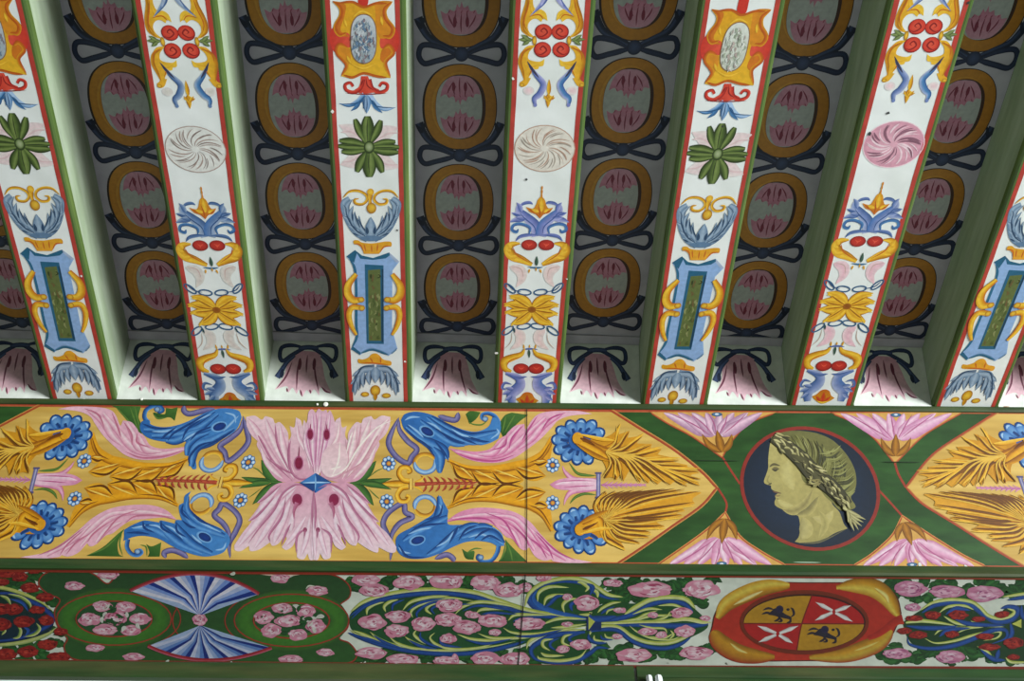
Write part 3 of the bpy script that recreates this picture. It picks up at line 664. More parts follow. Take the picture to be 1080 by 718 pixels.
    def loops(a, pts, rots):
        for (x, y), ro in zip(pts, rots): a.ring(x, y, 42, 17, 9, ['3c6b8c', '2c4c78'], rot=ro)
    a = A_(500, 190)
    loops(a, [(226, 682), (318, 706), (420, 706), (528, 680)], [.7, .1, -.1, -.7])
    a.lines([[(205, 650), (250, 690), (300, 705)], [(550, 655), (510, 692), (440, 706)]], 7, '2c4c78')
    made.extend(a.doneL('painted_ribbon', t, 'thin blue ribbon loops'))
    a = A_(500, 310)
    L = [(365, 95, 222, 8, 62, .1), (365, 95, 186, 62, 60, .05), (365, 100, 192, 112, 60, -.05), (365, 100, 232, 190, 62, -.1), (365, 95, 512, 14, 62, -.1), (365, 95, 538, 66, 60, -.05), (365, 100, 532, 122, 60, .05), (365, 100, 502, 192, 62, .1)]
    a.leaves([(x0, y0, x1, y1, w_+10, b) for x0, y0, x1, y1, w_, b in L], GD)
    a.leaves(L, [GM, GL, GM, GL, GM])
    a.lines([[(365, 97), ((365+x1)/2, (97+y1)/2+3), (x1*.8+365*.2, y1*.8+97*.2)] for x0, y0, x1, y1, w_, b in L], 8, GD)
    a.lines([[(x1*.75+365*.25, y1*.75+97*.25), (x1, y1+14)] for x0, y0, x1, y1, w_, b in L], 10, GL)
    a.disc(365, 97, 26, 20, '8a4a12', GD)
    made.extend(a.doneL('painted_acanthus', t, 'gold butterfly-shaped acanthus'))
    a = A_(500, 310)
    loops(a, [(212, 230), (314, 203), (402, 203), (496, 232)], [-.6, -.15, .15, .6])
    a.leaves([(250, 212, 258, 245, 14, 0), (462, 212, 470, 240, 12, 0)], '2c4c50')
    made.extend(a.doneL('painted_ribbon', t, 'thin blue ribbon loops'))
    a = A_(500, 310, 0.0005)
    for f in (lambda P: P, lambda P: mir(P, 350)):
        a.brush(f([(250, 225), (292, 260), (282, 310), (228, 350)]), 66, [pk2, pk, pk2], 'leaf')
        a.lines([f([(240, 235), (232, 300), (190, 348)])], 6, 'c9b0a0')
    made.extend(a.doneL('painted_wash', t, 'faint pink wash'))
    for c in (0, 1):
        f = (lambda P: mir(P, 346)) if c else (lambda P: P); g = (lambda L: mL(L, 346)) if c else (lambda L: L)
        a = A_(500, 310)
        a.brush(f([(320, 345), (296, 380), (235, 402), (190, 425), (196, 470), (235, 490)]), 46, [GM, GL, GM, GD], lambda t_: .2+.85*math.sin(2.9*t_))
        a.brush(f([(300, 392), (230, 418), (205, 455)]), 7, OR)
        made.extend(a.doneL('painted_acanthus', t, 'gold acanthus leaf'))
        a = A_(500, 310); V = [PUL, PU, PUD] if not c else ['3f6fae', PU, PUL]
        a.brush(f([(200, 498), (280, 530), (288, 580), (238, 630), (242, 692)]), 66, V, lambda t_: .25+.8*math.sin(2.7*t_))
        a.brush(f([(335, 520), (280, 525), (200, 500)]), 18, [PUD, PU])
        a.brush(f([(240, 570), (195, 560), (178, 592), (205, 605)]), 18, [PUD, PU])
        a.leaves(g([(235, 610, 178, 632, 26, 0), (240, 640, 196, 672, 26, 0), (250, 600, 196, 590, 24, 0)]), [PUD, PU, PUL])
        made.extend(a.doneL('painted_leaf', t, 'violet-blue scrolling leaf'))
    a = A_(500, 310, 0.0012)
    for x in (297, 393):
        a.disc(x, 470, 50, 33, RD); a.disc(x, 468, 44, 28, RM, 'a82a22'); a.lines([[(x-20, 458), (x, 472), (x+20, 460)]], 7, RL)
    made.extend(a.doneL('painted_cherries', t, 'red cherry'))
    a = A_(500, 310, 0.0012)
    a.leaves([(346, 350, 348, 404, 18, 0)], ['2c4436', '4a6a5a']); a.brush([(302, 352), (350, 345), (404, 350)], 12, '5d6fa6')
    a.leaves([(315, 345, 312, 315, 12, 0), (385, 345, 390, 315, 12, 0), (350, 340, 350, 318, 10, 0)], GM)
    made.extend(a.doneL('painted_bud', t, 'dark green bud on a blue bar'))
    a = A_(500, 310, 0.0012)
    a.fill([(262, 662, 1), (290, 648), (312, 625), (338, 618), (366, 628), (382, 655), (408, 672, 1), (380, 692), (336, 708), (294, 690)], GM, col2=OR, d=(0, -1))
    a.leaves([(335, 700, 335, 635, 34, 0), (325, 700, 290, 660, 24, 0), (345, 700, 380, 662, 24, 0)], [OR, RM, OR]); a.lines([[(300, 690), (335, 700), (375, 690)]], 10, GL)
    made.extend(a.doneL('painted_fleuron', t, 'gold and red shell'))
    for o in made: o.location.y = sh
    return made
vA = vase_beam(3, 0, True)
vB = vase_beam(5, 0.012, False)
sA = swirl_beam(4, 0, 0); sB = swirl_beam(2, 0.012, 1); sC = swirl_beam(6, -0.022, 2)
for i, src, v in ((1, vA, 0.0), (7, vB, 0.0)):
    for o in src: copy_part(o, BO[i], v)
# chips and drips of plaster on the beams
def chip(par, S, u, v, r, col='e9e9df', name='plaster_chip', l=0.0012):
    rr = random.Random(int(abs(u*9173+v*311)*100)); a = Art(lambda p: p, S, l)
    a.fill([(u+r*rr.uniform(.6, 1.2)*math.cos(t), v+r*rr.uniform(.6, 1.2)*math.sin(t)) for t in [j*math.pi/4 for j in range(8)]], col, n=3)
    return a.done(name, par)
def chip_at(i, px, py, r, col='efeee6', nm='plaster_chip'):
    u = beam_T(i)((px, py)); chip(BO[i], SB_, u[0], u[1], r, col, nm, 0.003)
for i, x, y, r in ((3, 350.5, 117.5, .005), (4, 541, 83, .004), (4, 523.5, 372, .005), (3, 427, 381, .004), (1, 86, 291, .004), (4, 598, 294, .003)): chip_at(i, x, y, r)
for i, x, y, r in ((6, 917, 141, .006), (6, 937, 119, .004), (5, 762, 133, .003), (4, 555, 189, .004), (3, 419, 242.5, .003), (6, 936, 119, .004), (6, 1021, 3, .004)): chip_at(i, x, y, r, '3a3c3c', 'bare_spot')
# ------------------------------------------------------------------ painting on the canted gold frieze
A0, B0, C0, D0, E0, F0, G0, H0, I0, J0, K0, L0, M0, N0, PP0, Q0 = (240, 415), (240, 490), (400, 415), (400, 490), (560, 415), (560, 490), (680, 415), (680, 490), (770, 445), (780, 480), (900, 415), (900, 490), (0, 415), (0, 490), (120, 415), (120, 490)
def px(P, fr): return [(fr[0]+p[0]*Z, fr[1]+p[1]*Z)+tuple(p[2:]) for p in P]
def fa(fr, l=0.0008, M=None, T=T1, S=S1):
    t = zf(fr[0], fr[1], T); return Art((lambda p: M(t(p))) if M else t, S, l)
UM = T1((332.8, 513))[0]; UR = T1((855.5, 513))[0]
ML = lambda q: (2*UM-q[0], q[1]); MR = lambda q: (2*UR-q[0], q[1])
# green interlace with red edging
a = Art(T1, S1, 0.0003)
lensR = [(636, 427), (677, 452.6), (710.4, 473.5), (740, 497), (756.5, 514.5), (740, 533.5), (710.4, 554.4), (677, 577.8), (643, 600)]
lensL = [(1064, 427), (1020.3, 455.1), (983.6, 480.2), (955.8, 513.8), (973.5, 531), (1007, 551.8), (1043.7, 575.2), (1088, 602)]
dense = lambda P: cr(P[:5], False, 6)[:-1]+cr(P[4:], False, 6) if len(P) == 9 else cr(P[:4], False, 6)[:-1]+cr(P[3:], False, 6)
LR, LL = dense(lensR), dense(lensL)
a.fill([tuple(p) for p in LR]+[tuple(p) for p in reversed(LL)], '2f5226', False)
green = a.done('green_interlace', FR1, 'green interlaced band around the medallion', M_FGREEN)
gl = Art(lambda p: ML(T1(p)), S1, 0.0003)
gl.fill([tuple(p) for p in LR]+[(820, 602), (820, 427)], '2f5226', False)
gl.done('green_interlace', FR1, None, M_FGREEN)
a = Art(T1, S1, 0.0010)
OG = 'a84a24'
for P in (LR, LL): a.brush([tuple(p) for p in P], 3.2, ['d8a050', OG, 'b03a22'], 'flat', 1)
a.brush(px([(490, 400), (540, 480), (600, 570)], G0), 2.2, 'a03a24', 'flat'); a.brush([(756.9, 514.5), (766, 530), (765, 541)], 2.2, 'a03a24', 'flat')
a.brush(px([(262, 440), (285, 510), (330, 590)], K0), 2.4, 'a03a24', 'flat'); a.brush(px([(150, 150), (220, 225), (305, 320)], L0), 2.2, 'a03a24', 'flat')
a.done('red_edging', FR1)
a = Art(lambda p: ML(T1(p)), S1, 0.0010); a.brush([tuple(p) for p in LR], 3.2, ['d8a050', OG, 'b03a22'], 'flat', 1); a.done('red_edging', FR1)
def spandrel(fr, pts, n, apex, fan, bud, up, col=('dea0be', 'c87c9e')):
    a = fa(fr, 0.0012); a.fill(pts, 'd8a552', n=5)
    o = outline(pts, 5); a.brush([tuple(p) for p in o], 13, ['9c3420', 'b85a2e', 'd8a050'], 'flat', 1, close=True)
    rr = random.Random(n); x0, x1, yb = fan; ax, ay = apex
    base = (bud[0], bud[1])
    for j in range(8):
        t = j/7; tx = x0+(x1-x0)*t; ty = yb
        cx_, cy_ = base; mx, my = cx_+(tx-cx_)*.5, cy_+(ty-cy_)*(.55+.0*t)+(14 if up else -14)*(abs(t-.5)*-1.6)
        a.brush([(cx_+(t-.5)*70, cy_), (mx+(t-.5)*20, my), (tx, ty)], 96, [col[1], 'eec6d8', col[0], col[1]] if j % 2 else [col[1], col[0], 'f0d4e0', col[1]], 'tail', up=True)
    a.lines([[(base[0]+(j-4.5)*9, base[1]), (base[0]+(j-4.5)*(x1-x0)*.055, (base[1]+yb)/2), (x0+(x1-x0)*(j+.5)/10, yb)] for j in range(0, 10, 2)], 8, 'b4608c')
    G_ = [('8a5a14', 'b57d22', '8a5a14')]*3
    s_ = 1 if up else -1
    a.leaves([(ax, ay+s_*30, bud[0]-95, bud[1]+s_*6, 44, .12*s_), (ax, ay+s_*30, bud[0]+95, bud[1]+s_*6, 44, -.12*s_), (ax, ay+s_*30, bud[0], bud[1]+s_*30, 54, 0)], ['6a3c0a', 'b87a1c', '7a4a12'])
    bx = (x0+x1)/2+(bud[0]-(x0+x1)/2)*.3
    a.disc(bud[0]+(0 if up else 0), yb-s_*10, 34, 13, '5f8fb4', '24466e'); a.disc(bud[0], yb-s_*8, 12, 6, 'd8dfe8')
    return a.done('painted_corner_flower', FR1, 'pink fan flower in a gold corner')
spandrel(G0, [(28, 114, 1), (250, 114), (560, 114), (836, 116, 1), (660, 185), (560, 285), (520, 340), (488, 402, 1), (300, 270), (150, 190)], 1, (488, 400), (120, 740, 122), (455, 262), False, ('c9a0b8', 'a87898'))
spandrel(H0, [(508, 300, 1), (420, 385), (300, 478), (70, 638, 1), (250, 640), (600, 641), (905, 643, 1), (735, 548), (600, 450)], 2, (506, 310), (150, 800, 634), (485, 470), True)
spandrel(K0, [(-142, 121, 1), (200, 118), (700, 112, 1), (560, 190), (430, 275), (262, 440, 1), (205, 370), (130, 280), (0, 182)], 3, (264, 425), (-80, 620, 126), (268, 285), False, ('e0a8c6', 'c880a8'))
spandrel(L0, [(308, 322, 1), (255, 430), (190, 500), (100, 575), (-10, 643, 1), (400, 646), (850, 648, 1), (700, 575), (560, 490), (420, 400)], 4, (318, 335), (60, 760, 640), (370, 480), True)
# laurelled head in the medallion
a = Art(T1, S1, 0.0016)
a.disc(854.3, 515.3, 75.5, 64, '8e2a1e', None, 48, rot=.38); a.disc(854.3, 515.3, 71.6, 60.4, '152c48', '0f1e30', 48, rot=.38)
med = a.done('round_medallion', FR1, 'dark blue disc with red rim')
a = fa(I0, 0.0022)
SK, SK2 = 'b8ab68', 'a89a5c'
head = [(262, 92, 1), (250, 150), (243, 200), (240, 250), (240, 290), (228, 330), (214, 368), (218, 388), (240, 397), (258, 402, 1), (262, 425), (290, 440), (300, 450, 1), (284, 468), (288, 484), (280, 505), (288, 530), (330, 552), (385, 568), (422, 582), (438, 625), (440, 679), (432, 725), (408, 756, 1), (470, 768), (530, 764), (590, 744), (660, 702), (740, 672, 1), (716, 640), (690, 570), (640, 500), (700, 400), (600, 250), (420, 120)]
a.fill(head, SK, col2='a39758', d=(.2, 1))
a.brush([(330, 552), (400, 562), (470, 520), (520, 430)], 60, [SK, '8f8350', SK], 'taper'); a.brush([(460, 600), (480, 680), (450, 740)], 90, [SK, 'b5a96c', '958a56'], 'taper')
a.brush([(420, 590), (500, 560), (560, 470)], 50, ['7d744a', '938852', SK], 'taper')
a.brush([(520, 600), (600, 620), (650, 560)], 60, [SK, 'bfb274', SK], 'taper'); a.brush([(560, 560), (600, 640), (560, 740)], 50, [SK, 'a09558', SK], 'taper')
a.brush([(370, 240), (360, 330), (400, 430)], 90, [SK, 'c4b876', SK], 'taper'); a.brush([(300, 490), (340, 520), (400, 530)], 40, [SK, 'c4b876', SK], 'taper')
a.brush([(430, 764), (530, 762), (600, 742), (735, 674)], 14, ['4a4a3c', '6f6a48'], 'taper')
a.brush([(248, 285), (275, 268), (318, 278)], 16, ['5a5236', '6f6640'], 'taper'); a.brush([(262, 300), (285, 296), (310, 298)], 26, ['8a7f4e', '5f573a', '8a7f4e'], 'taper'); a.brush([(268, 303), (285, 308), (300, 302)], 10, '322f26')
a.brush([(252, 330), (240, 372), (262, 392)], 14, [SK, '8f8450'], 'taper'); a.brush([(240, 394), (252, 392), (262, 384)], 10, '5f563a')
a.brush([(266, 436), (290, 444), (325, 452)], 11, '6a4f3c', 'taper'); a.brush([(282, 462), (300, 466), (318, 462)], 12, ['9c8a58', '8a7248'], 'taper'); a.brush([(292, 484), (310, 488)], 8, '8a7f4e')
a.done('profile_head', FR1, 'pale profile of a classical head facing left')
a = fa(I0, 0.0032)
hair = [(262, 92, 1), (330, 66), (400, 56), (480, 60), (560, 76), (640, 112), (700, 165), (752, 232), (788, 310), (796, 390), (780, 440), (762, 480), (790, 540), (700, 560), (640, 505), (600, 470), (560, 420), (500, 400), (460, 370), (440, 310), (400, 250), (340, 200), (285, 140)]
a.fill(hair, '6f6d3c', col2='7d7a42', d=(0, 1))
rr = random.Random(4)
for j in range(58):      # combed waves over the crown
    t = rr.random(); sx = 380+330*t; sy = 75+170*t*t+rr.uniform(0, 30)
    a.brush([(sx, sy), (sx+rr.uniform(30, 50)-30*t, sy+60+30*rr.random()), (sx+30+rr.uniform(-10, 20)-50*t, sy+150+rr.uniform(-20, 20))], rr.uniform(7, 14), rr.choice(['8f8d52', '56542e', '9c9a60', '4a4a30', '86854a']), up=True)
for j in range(26):
    y = 150+j*12; x = 640+100*math.sin((y-150)/330*2.2)+rr.uniform(-20, 25)
    a.brush([(x-70, y+40), (x-10, y+36), (x+34, y)], rr.uniform(7, 12), rr.choice(['9a9a5c', '4c4c30', '84834a']), up=True)
def along(P, t):
    q = cr(P, False, 10); i = min(int(t*(len(q)-1)), len(q)-2); d = (q[i+1]-q[i]).normalized(); return q[i], d
path = [(272, 96), (360, 160), (450, 240), (530, 330), (620, 400), (690, 470), (740, 530)]
a.brush(path, 88, ['3c3a26', '5a5634', '3c3a26'], lambda t: .8+.4*math.sin(3.1*t))
for j in range(74):
    t = j/74; q, d = along(path, t); off = rr.uniform(-42, 42); n_ = Vector((-d.y, d.x)); p0 = q+n_*off
    an = math.atan2(d.y, d.x)+rr.uniform(-.5, .5); ln = rr.uniform(34, 58)
    a.leaves([(p0.x, p0.y, p0.x+ln*math.cos(an), p0.y+ln*math.sin(an), rr.uniform(13, 20), rr.uniform(-.1, .1))], rr.choice([['c8c088', '9a935c', '4a452c'], ['b8b074', 'd0c890', '5a5434'], ['4a462c', '6a6440', '2c2a1c'], ['a8a068', '57522f', '2c2a1c']]))
for j in range(18):
    a.brush([(470+rr.uniform(0, 60), 350+rr.uniform(-20, 50)), (500+rr.uniform(0, 60), 390+rr.uniform(-20, 20)), (520+rr.uniform(-30, 60), 410+rr.uniform(-30, 10))], 10, rr.choice(['8f8450', '4a452c', 'b0a86c']))
for tx, ty in ((780, 695), (806, 688), (760, 660), (828, 665), (838, 640), (852, 622), (740, 640), (820, 600)):
    a.leaves([(735, 560, tx, ty, 22, rr.uniform(-.1, .1))], ['6f6a42', 'bdb580', '8a8452'])
a.done('laurel_hair', FR1, 'wavy hair bound with a laurel wreath')
# central pink double flower
GDf, GMf, GLf = '8a4806', 'e09a14', 'f8cc48'
PK, PKl, PKd, PKc = 'd99db2', 'f2dde0', 'a85a7e', '8c2046'
a = fa(A0, 0.0008)
half = [(556, 534, 1), (432, 560), (320, 548), (252, 470), (222, 398), (186, 330), (190, 300, 1), (150, 262), (122, 205), (116, 148, 1), (172, 140), (215, 165), (238, 142, 1), (285, 158), (300, 188), (332, 182), (378, 240), (386, 300, 1), (402, 262), (392, 205, 1), (422, 212), (432, 150, 1), (462, 170), (472, 205), (482, 165, 1), (510, 200), (572, 200, 1)]
for c in (0, 1):
    P = mir(half, 572) if c else half
    if c: P = [(p[0]-14*(p[1]-150)/400*0,)+tuple(p[1:]) for p in P]
    a.fill(P, PK, col2='eac9d0', d=(0, -1)); f = (lambda P: mir(P, 572)) if c else (lambda P: P)
    PL_ = PKl if not c else 'f6e6e0'
    for L, w_ in (([(400, 545), (280, 400), (180, 230), (125, 155)], 60), ([(420, 540), (330, 380), (270, 250), (240, 155)], 60), ([(430, 520), (370, 400), (345, 300), (330, 195)], 56), ([(350, 540), (260, 450), (205, 330)], 50), ([(520, 480), (500, 370), (450, 280), (435, 170)], 40), ([(530, 460), (520, 330), (490, 240), (483, 180)], 30)):
        a.brush(f(L), w_*.8, [PK, PL_, 'e8c0ca', 'c98aa2' if not c else 'd8a0a8'], 'taper')
    for L in ([(410, 552), (290, 430), (215, 300), (190, 260)], [(395, 500), (320, 330), (300, 190)], [(390, 480), (385, 400), (388, 300)], [(440, 520), (340, 470), (240, 400)], [(560, 520), (460, 540), (400, 480), (390, 360), (400, 290)]):
        a.brush(f(L), 16, ['a85a7c', 'c98aa4'] if not c else ['c78c9c', 'dcaab4'])
a.fill([(556, 534, 1), (520, 400), (496, 300), (486, 230), (505, 170, 1), (512, 118), (535, 100), (556, 125, 1), (575, 98), (600, 112), (622, 104), (632, 125, 1), (648, 108), (668, 150), (680, 195, 1), (668, 280), (620, 400), (584, 500)], 'e3b2c4', col2='efd4da', d=(0, 1))
for L, w_ in (([(545, 480), (540, 300), (535, 115)], 36), ([(560, 480), (572, 300), (590, 110)], 36), ([(570, 480), (620, 300), (650, 120)], 34), ([(540, 470), (495, 330), (490, 240)], 30)): a.brush(L, w_*.9, ['d592b4', PKl, 'e0acc6', 'c47aa0'], 'taper')
a.lines([[(556, 520), (558, 400), (566, 200), (556, 120)], [(570, 500), (600, 330), (630, 130)], [(548, 500), (520, 330), (508, 180)]], 10, ['b8688e', 'cf8fae'])
for x, y, w_, h_, t_ in ((450, 440, 24, 38, 330), (522, 258, 17, 32, 190), (626, 260, 17, 32, 190)): a.disc(x, y, w_+6, h_+8, 'b8688e'); a.disc(x, y, w_, h_, PKc, '7c1c3c'); a.brush([(x, y-h_+6), (x+2, (y+t_)/2-20), (x+4, t_)], 10, 'a04468', 'out')
a.fill([(600, 500), (590, 430), (620, 350), (690, 310), (740, 330), (760, 420), (720, 500), (650, 530)], 'e6bfc6', col2='eccfd2')
a.lines([[(640, 530), (740, 480), (830, 340), (940, 220), (1040, 170)], [(660, 520), (700, 430), (710, 300)], [(650, 480), (690, 470), (720, 460)], [(750, 380), (770, 300), (790, 240)]], 12, ['f8efe6', 'f4e4dc'])
made_ct = a.done('painted_acanthus_flower', FR1, 'upper pink acanthus blossom')
a = fa(B0, 0.0008)
halfb = [(548, 140, 1), (520, 135), (470, 118), (400, 112), (330, 115), (280, 140), (238, 185), (185, 240, 1), (205, 248), (165, 310), (130, 352, 1), (150, 360), (95, 430), (42, 510, 1), (48, 540), (85, 545), (135, 512, 1), (145, 545), (200, 535), (268, 490, 1), (285, 512), (325, 495), (362, 440, 1), (372, 470), (342, 520, 1), (372, 538), (412, 512), (430, 470, 1), (440, 540), (440, 585), (480, 597), (505, 560, 1), (520, 600), (548, 600, 1)]
for c in (0, 1):
    f = (lambda P: mir(P, 545)) if c else (lambda P: P)
    if c: P = [(p[0]+(18 if p[0] > 980 else 0), p[1]+(10 if p[0] > 900 else 0))+tuple(p[2:]) for p in mir(halfb, 545)]
    else: P = halfb
    a.fill(P, PK, col2='e9d0d6', d=(0, 1))
    for L, w_ in (([(440, 130), (300, 230), (160, 400), (60, 525)], 62), ([(430, 150), (330, 270), (240, 420), (165, 535)], 58), ([(400, 220), (360, 330), (310, 440), (290, 500)], 60), ([(330, 140), (240, 240), (160, 345)], 44), ([(420, 290), (400, 380), (400, 420)], 60), ([(500, 320), (430, 430), (360, 520)], 42), ([(520, 330), (500, 460), (460, 585)], 44), ([(545, 320), (540, 460), (535, 595)], 36)):
        a.brush(f(L), w_*.8, ['c485a0', 'ecd0d8', 'ead4de', 'dcaabb'], 'taper')
    for L in ([(520, 150), (440, 125), (350, 180), (290, 290), (200, 400), (130, 500)], [(370, 200), (340, 330), (265, 440), (270, 490)], [(400, 370), (370, 430), (340, 510)], [(340, 125), (250, 200), (190, 245)], [(500, 400), (440, 450), (435, 560)], [(545, 160), (535, 300), (540, 420)], [(300, 200), (200, 310), (135, 360)]): a.brush(f(L), 16, ['a85a7c', 'c688a4'])
    x = (440, 672)[c]; a.disc(x, 222, 44, 52, 'c48aa0', PK); a.disc(x, 222, 32, 38, PKc, '8a2c50'); a.brush(f([(440, 240), (420, 290), (420, 345)]), 30, ['a8506f', 'c07a96'], 'out')
    x = (490, 572)[c]; a.disc(x, 412, 13, 16, '9c4a6a'); a.brush([(x, 415), (x-3, 440), (x-6, 465)], 14, 'b06a86', 'out')
a.done('painted_acanthus_flower', FR1, 'lower pink acanthus blossom')
a = fa(A0, 0.0030)
a.fill([(455, 565), (556, 502), (658, 562), (556, 628)], '2a68ae', False); a.fill([(455, 565), (556, 502), (556, 563)], '3f7cbc', False); a.fill([(556, 502), (658, 562), (556, 563)], '1f4f8e', False); a.fill([(455, 565), (556, 563), (556, 628)], '1c4684', False)
a.brush([(470, 565), (556, 562), (650, 562)], 10, 'a9cdea'); a.brush([(556, 515), (556, 563), (552, 615)], 9, '7fb0dc'); a.done('blue_diamond', FR1)
# motifs shared by both sides
def small_flower(a, x, y, r=44):
    for j in range(8):
        an = j*math.pi/4; a.disc(x+r*.68*math.cos(an), y+r*.72*math.sin(an), r*.36, r*.38, '1f5a92', up=False)
    a.up()
    for j in range(8):
        an = j*math.pi/4; a.disc(x+r*.72*math.cos(an), y+r*.78*math.sin(an), r*.25, r*.26, 'dde8f4', '8fb8de', 10, up=False)
    a.up(); a.disc(x, y, r*.42, r*.42, '1f4a7c'); a.disc(x, y, r*.34, r*.34, 'eeb04a', 'a8581c')
PLU = [(268, 285), (300, 250), (360, 265), (450, 280), (520, 250), (560, 205, 1), (545, 262, 1), (622, 236, 1), (610, 280, 1), (704, 266, 1), (665, 315, 1), (762, 320, 1), (760, 350), (824, 350, 1), (800, 385, 1), (878, 402, 1), (880, 425), (985, 452, 1), (1000, 485), (1066, 500, 1), (1010, 520), (1068, 582, 1), (1000, 562), (962, 576, 1), (920, 550), (880, 576, 1), (840, 545), (800, 573, 1), (760, 535), (742, 566, 1), (700, 520), (690, 561, 1), (640, 500), (620, 490), (586, 551, 1), (575, 500), (540, 545, 1), (510, 530), (466, 535, 1), (475, 480), (450, 425), (400, 380), (330, 350), (285, 330)]
PLD = [(285, 412), (300, 375), (360, 350), (420, 300), (455, 240), (475, 172, 1), (490, 230), (536, 172, 1), (540, 220), (594, 172, 1), (600, 230), (652, 168, 1), (670, 215), (714, 168, 1), (730, 210), (792, 165, 1), (800, 200), (852, 160, 1), (880, 180), (912, 158, 1), (930, 180), (1000, 170), (1076, 178, 1), (1020, 215), (1034, 246, 1), (960, 270), (972, 294, 1), (900, 300), (958, 322, 1), (850, 330), (800, 335), (852, 352, 1), (790, 360), (846, 393, 1), (740, 390), (700, 400), (756, 432, 1), (690, 430), (748, 463, 1), (640, 450), (600, 445), (692, 500, 1), (610, 490), (560, 470), (592, 530, 1), (540, 490), (480, 462), (360, 470), (310, 460)]
def side(M, right):
    # green sprigs
    a = fa(A0, 0.0008, M)
    a.leaves([(800, 562, 938, 425, 66, .05), (840, 558, 1038, 535, 42, .05), (840, 566, 1034, 604, 42, -.05), (790, 566, 922, 705, 66, -.05), (770, 564, 870, 562, 18, 0)], ['1f3f1c', '4c7a36', '2a5424'], 'leaf')
    a.lines([[(890, 530), (940, 490), (985, 470)], [(890, 600), (930, 640), (960, 665)], [(850, 562), (960, 572)]], 7, '5a7a36')
    a.done('painted_sprig', FR1, 'dark green sprig')
    for x, y in ((60, 442), (48, 682), (1094, 452), (1094, 690)):
        a = fa(C0, 0.0014, M); small_flower(a, x+(40 if False else 0), y); a.done('painted_small_flower', FR1, 'little blue flower with orange eye')
    a = fa(C0, 0.0010, M)
    a.leaves([(185, 572, 0, 572, 50, 0)], [GDf, GLf, GMf, '6a3404']); a.fill([(188, 536), (212, 536), (212, 606), (188, 606)], '8a4806', False); a.brush([(200, 536), (200, 606)], 15, 'f0c860', 'flat')
    for s_ in (1, -1):
        Y = lambda P: [(p[0]-(8 if s_ < 0 else 0), 572-s_*(572-p[1])) for p in P]
        a.brush(Y([(190, 555), (150, 545), (124, 505), (140, 468), (180, 466), (196, 490), (176, 500)]), 32, ['6a3404', GMf, GLf, GMf], lambda t: 1.1-.3*t)
        a.brush(Y([(215, 560), (260, 545), (285, 520)]), 14, [GMf, GLf])
    a.done('painted_fleuron', FR1, 'gold fleur with curled tips')
    a = fa(C0, 0.0012, M)
    a.brush([(225, 572), (400, 568), (628, 574)], 26, ['a83c26', 'c4553a', '9c3422'], 'out')
    for j in range(8):
        x = 275+42*j; l = 62-4*j
        a.leaves([(x+24, 570, x-14, 570-l*.86, 15, .1), (x+24, 574, x-6, 574+l*.86, 15, -.1), (x, 570, x+60, 556, 12, 0)], ['8e2c1c', 'c25a3e'])
    a.done('painted_spray', FR1, 'red leafy spray')
    # pink tulip and tassel
    a = fa(E0, 0.0012, M)
    a.brush([(240, 435), (290, 500), (350, 515), (412, 518)], 18, ['2c5a1e', '6a8c3a', '2c5a1e'], 'taper'); a.brush([(245, 695), (280, 655), (340, 632), (412, 640)], 18, ['2c5a1e', '6a8c3a', '2c5a1e'], 'taper')
    a.done('painted_stem', FR1, 'curved green stems')
    a = fa(E0, 0.0014, M)
    a.brush([(410, 560), (280, 545), (220, 500), (198, 455)], 50, ['c8548a', 'eab4c8', 'cc6a98'], 'out'); a.brush([(410, 590), (270, 615), (225, 655), (208, 705)], 50, ['cc6a98', 'eab4c8', 'c8548a'], 'out')
    a.fill([(118, 574, 1), (170, 545), (240, 532), (330, 535), (412, 545), (412, 602), (320, 608), (240, 610), (160, 602)], 'd987ac', col2='eec8d6', d=(1, 0))
    a.brush([(150, 575), (260, 560), (400, 562)], 24, ['f4dbe4', 'e8b4c8']); a.lines([[(200, 592), (300, 585), (405, 580)], [(180, 556), (280, 550), (405, 552)]], 7, 'bf5a8c')
    a.done('painted_tulip', FR1, 'pink tulip')
    a = fa(E0, 0.0012, M)
    for j in range(9): x = 445+30*j; a.leaves([(x, 576, x+46, 576-(24-2*j), 10, .1), (x, 578, x+46, 578+(24-2*j), 10, -.1)], ['c8689a', 'dba4bd'])
    a.brush([(445, 577), (560, 577), (700, 576)], 9, 'c070a0', 'out'); a.done('painted_tassel', FR1, 'thin pink tassel')
    a = fa(E0, 0.0016, M)
    a.fill([(412, 500), (440, 500), (438, 660), (412, 660)], '6f6a98', False); a.brush([(426, 506), (425, 655)], 9, 'a9a6c4', 'flat'); a.brush([(405, 502), (446, 502)], 12, '55527c', 'flat'); a.brush([(405, 656), (446, 656)], 12, '55527c', 'flat'); a.done('painted_bar', FR1, 'violet bar')
    # blue shell flowers
    for fr, cx_, cy_, tips, sgn in ((E0, 300, 300, [(452, 240), (398, 182), (320, 172), (240, 182), (172, 225), (142, 290), (158, 362), (210, 415), (290, 438), (372, 432)], 1),
                                    (F0, 310, 410, [(400, 300), (335, 270), (262, 285), (200, 322), (158, 385), (165, 455), (225, 512), (300, 548), (385, 552), (462, 488)], -1)):
        a = fa(fr, 0.0012, M)
        for tx, ty in tips:
            dx, dy = tx-cx_, ty-cy_; n_ = math.hypot(dx, dy)
            a.disc(tx-dx/n_*38, ty-dy/n_*38, 56, 41, '123a72', rot=math.atan2(dy, dx), n=14, up=False)
        a.up()
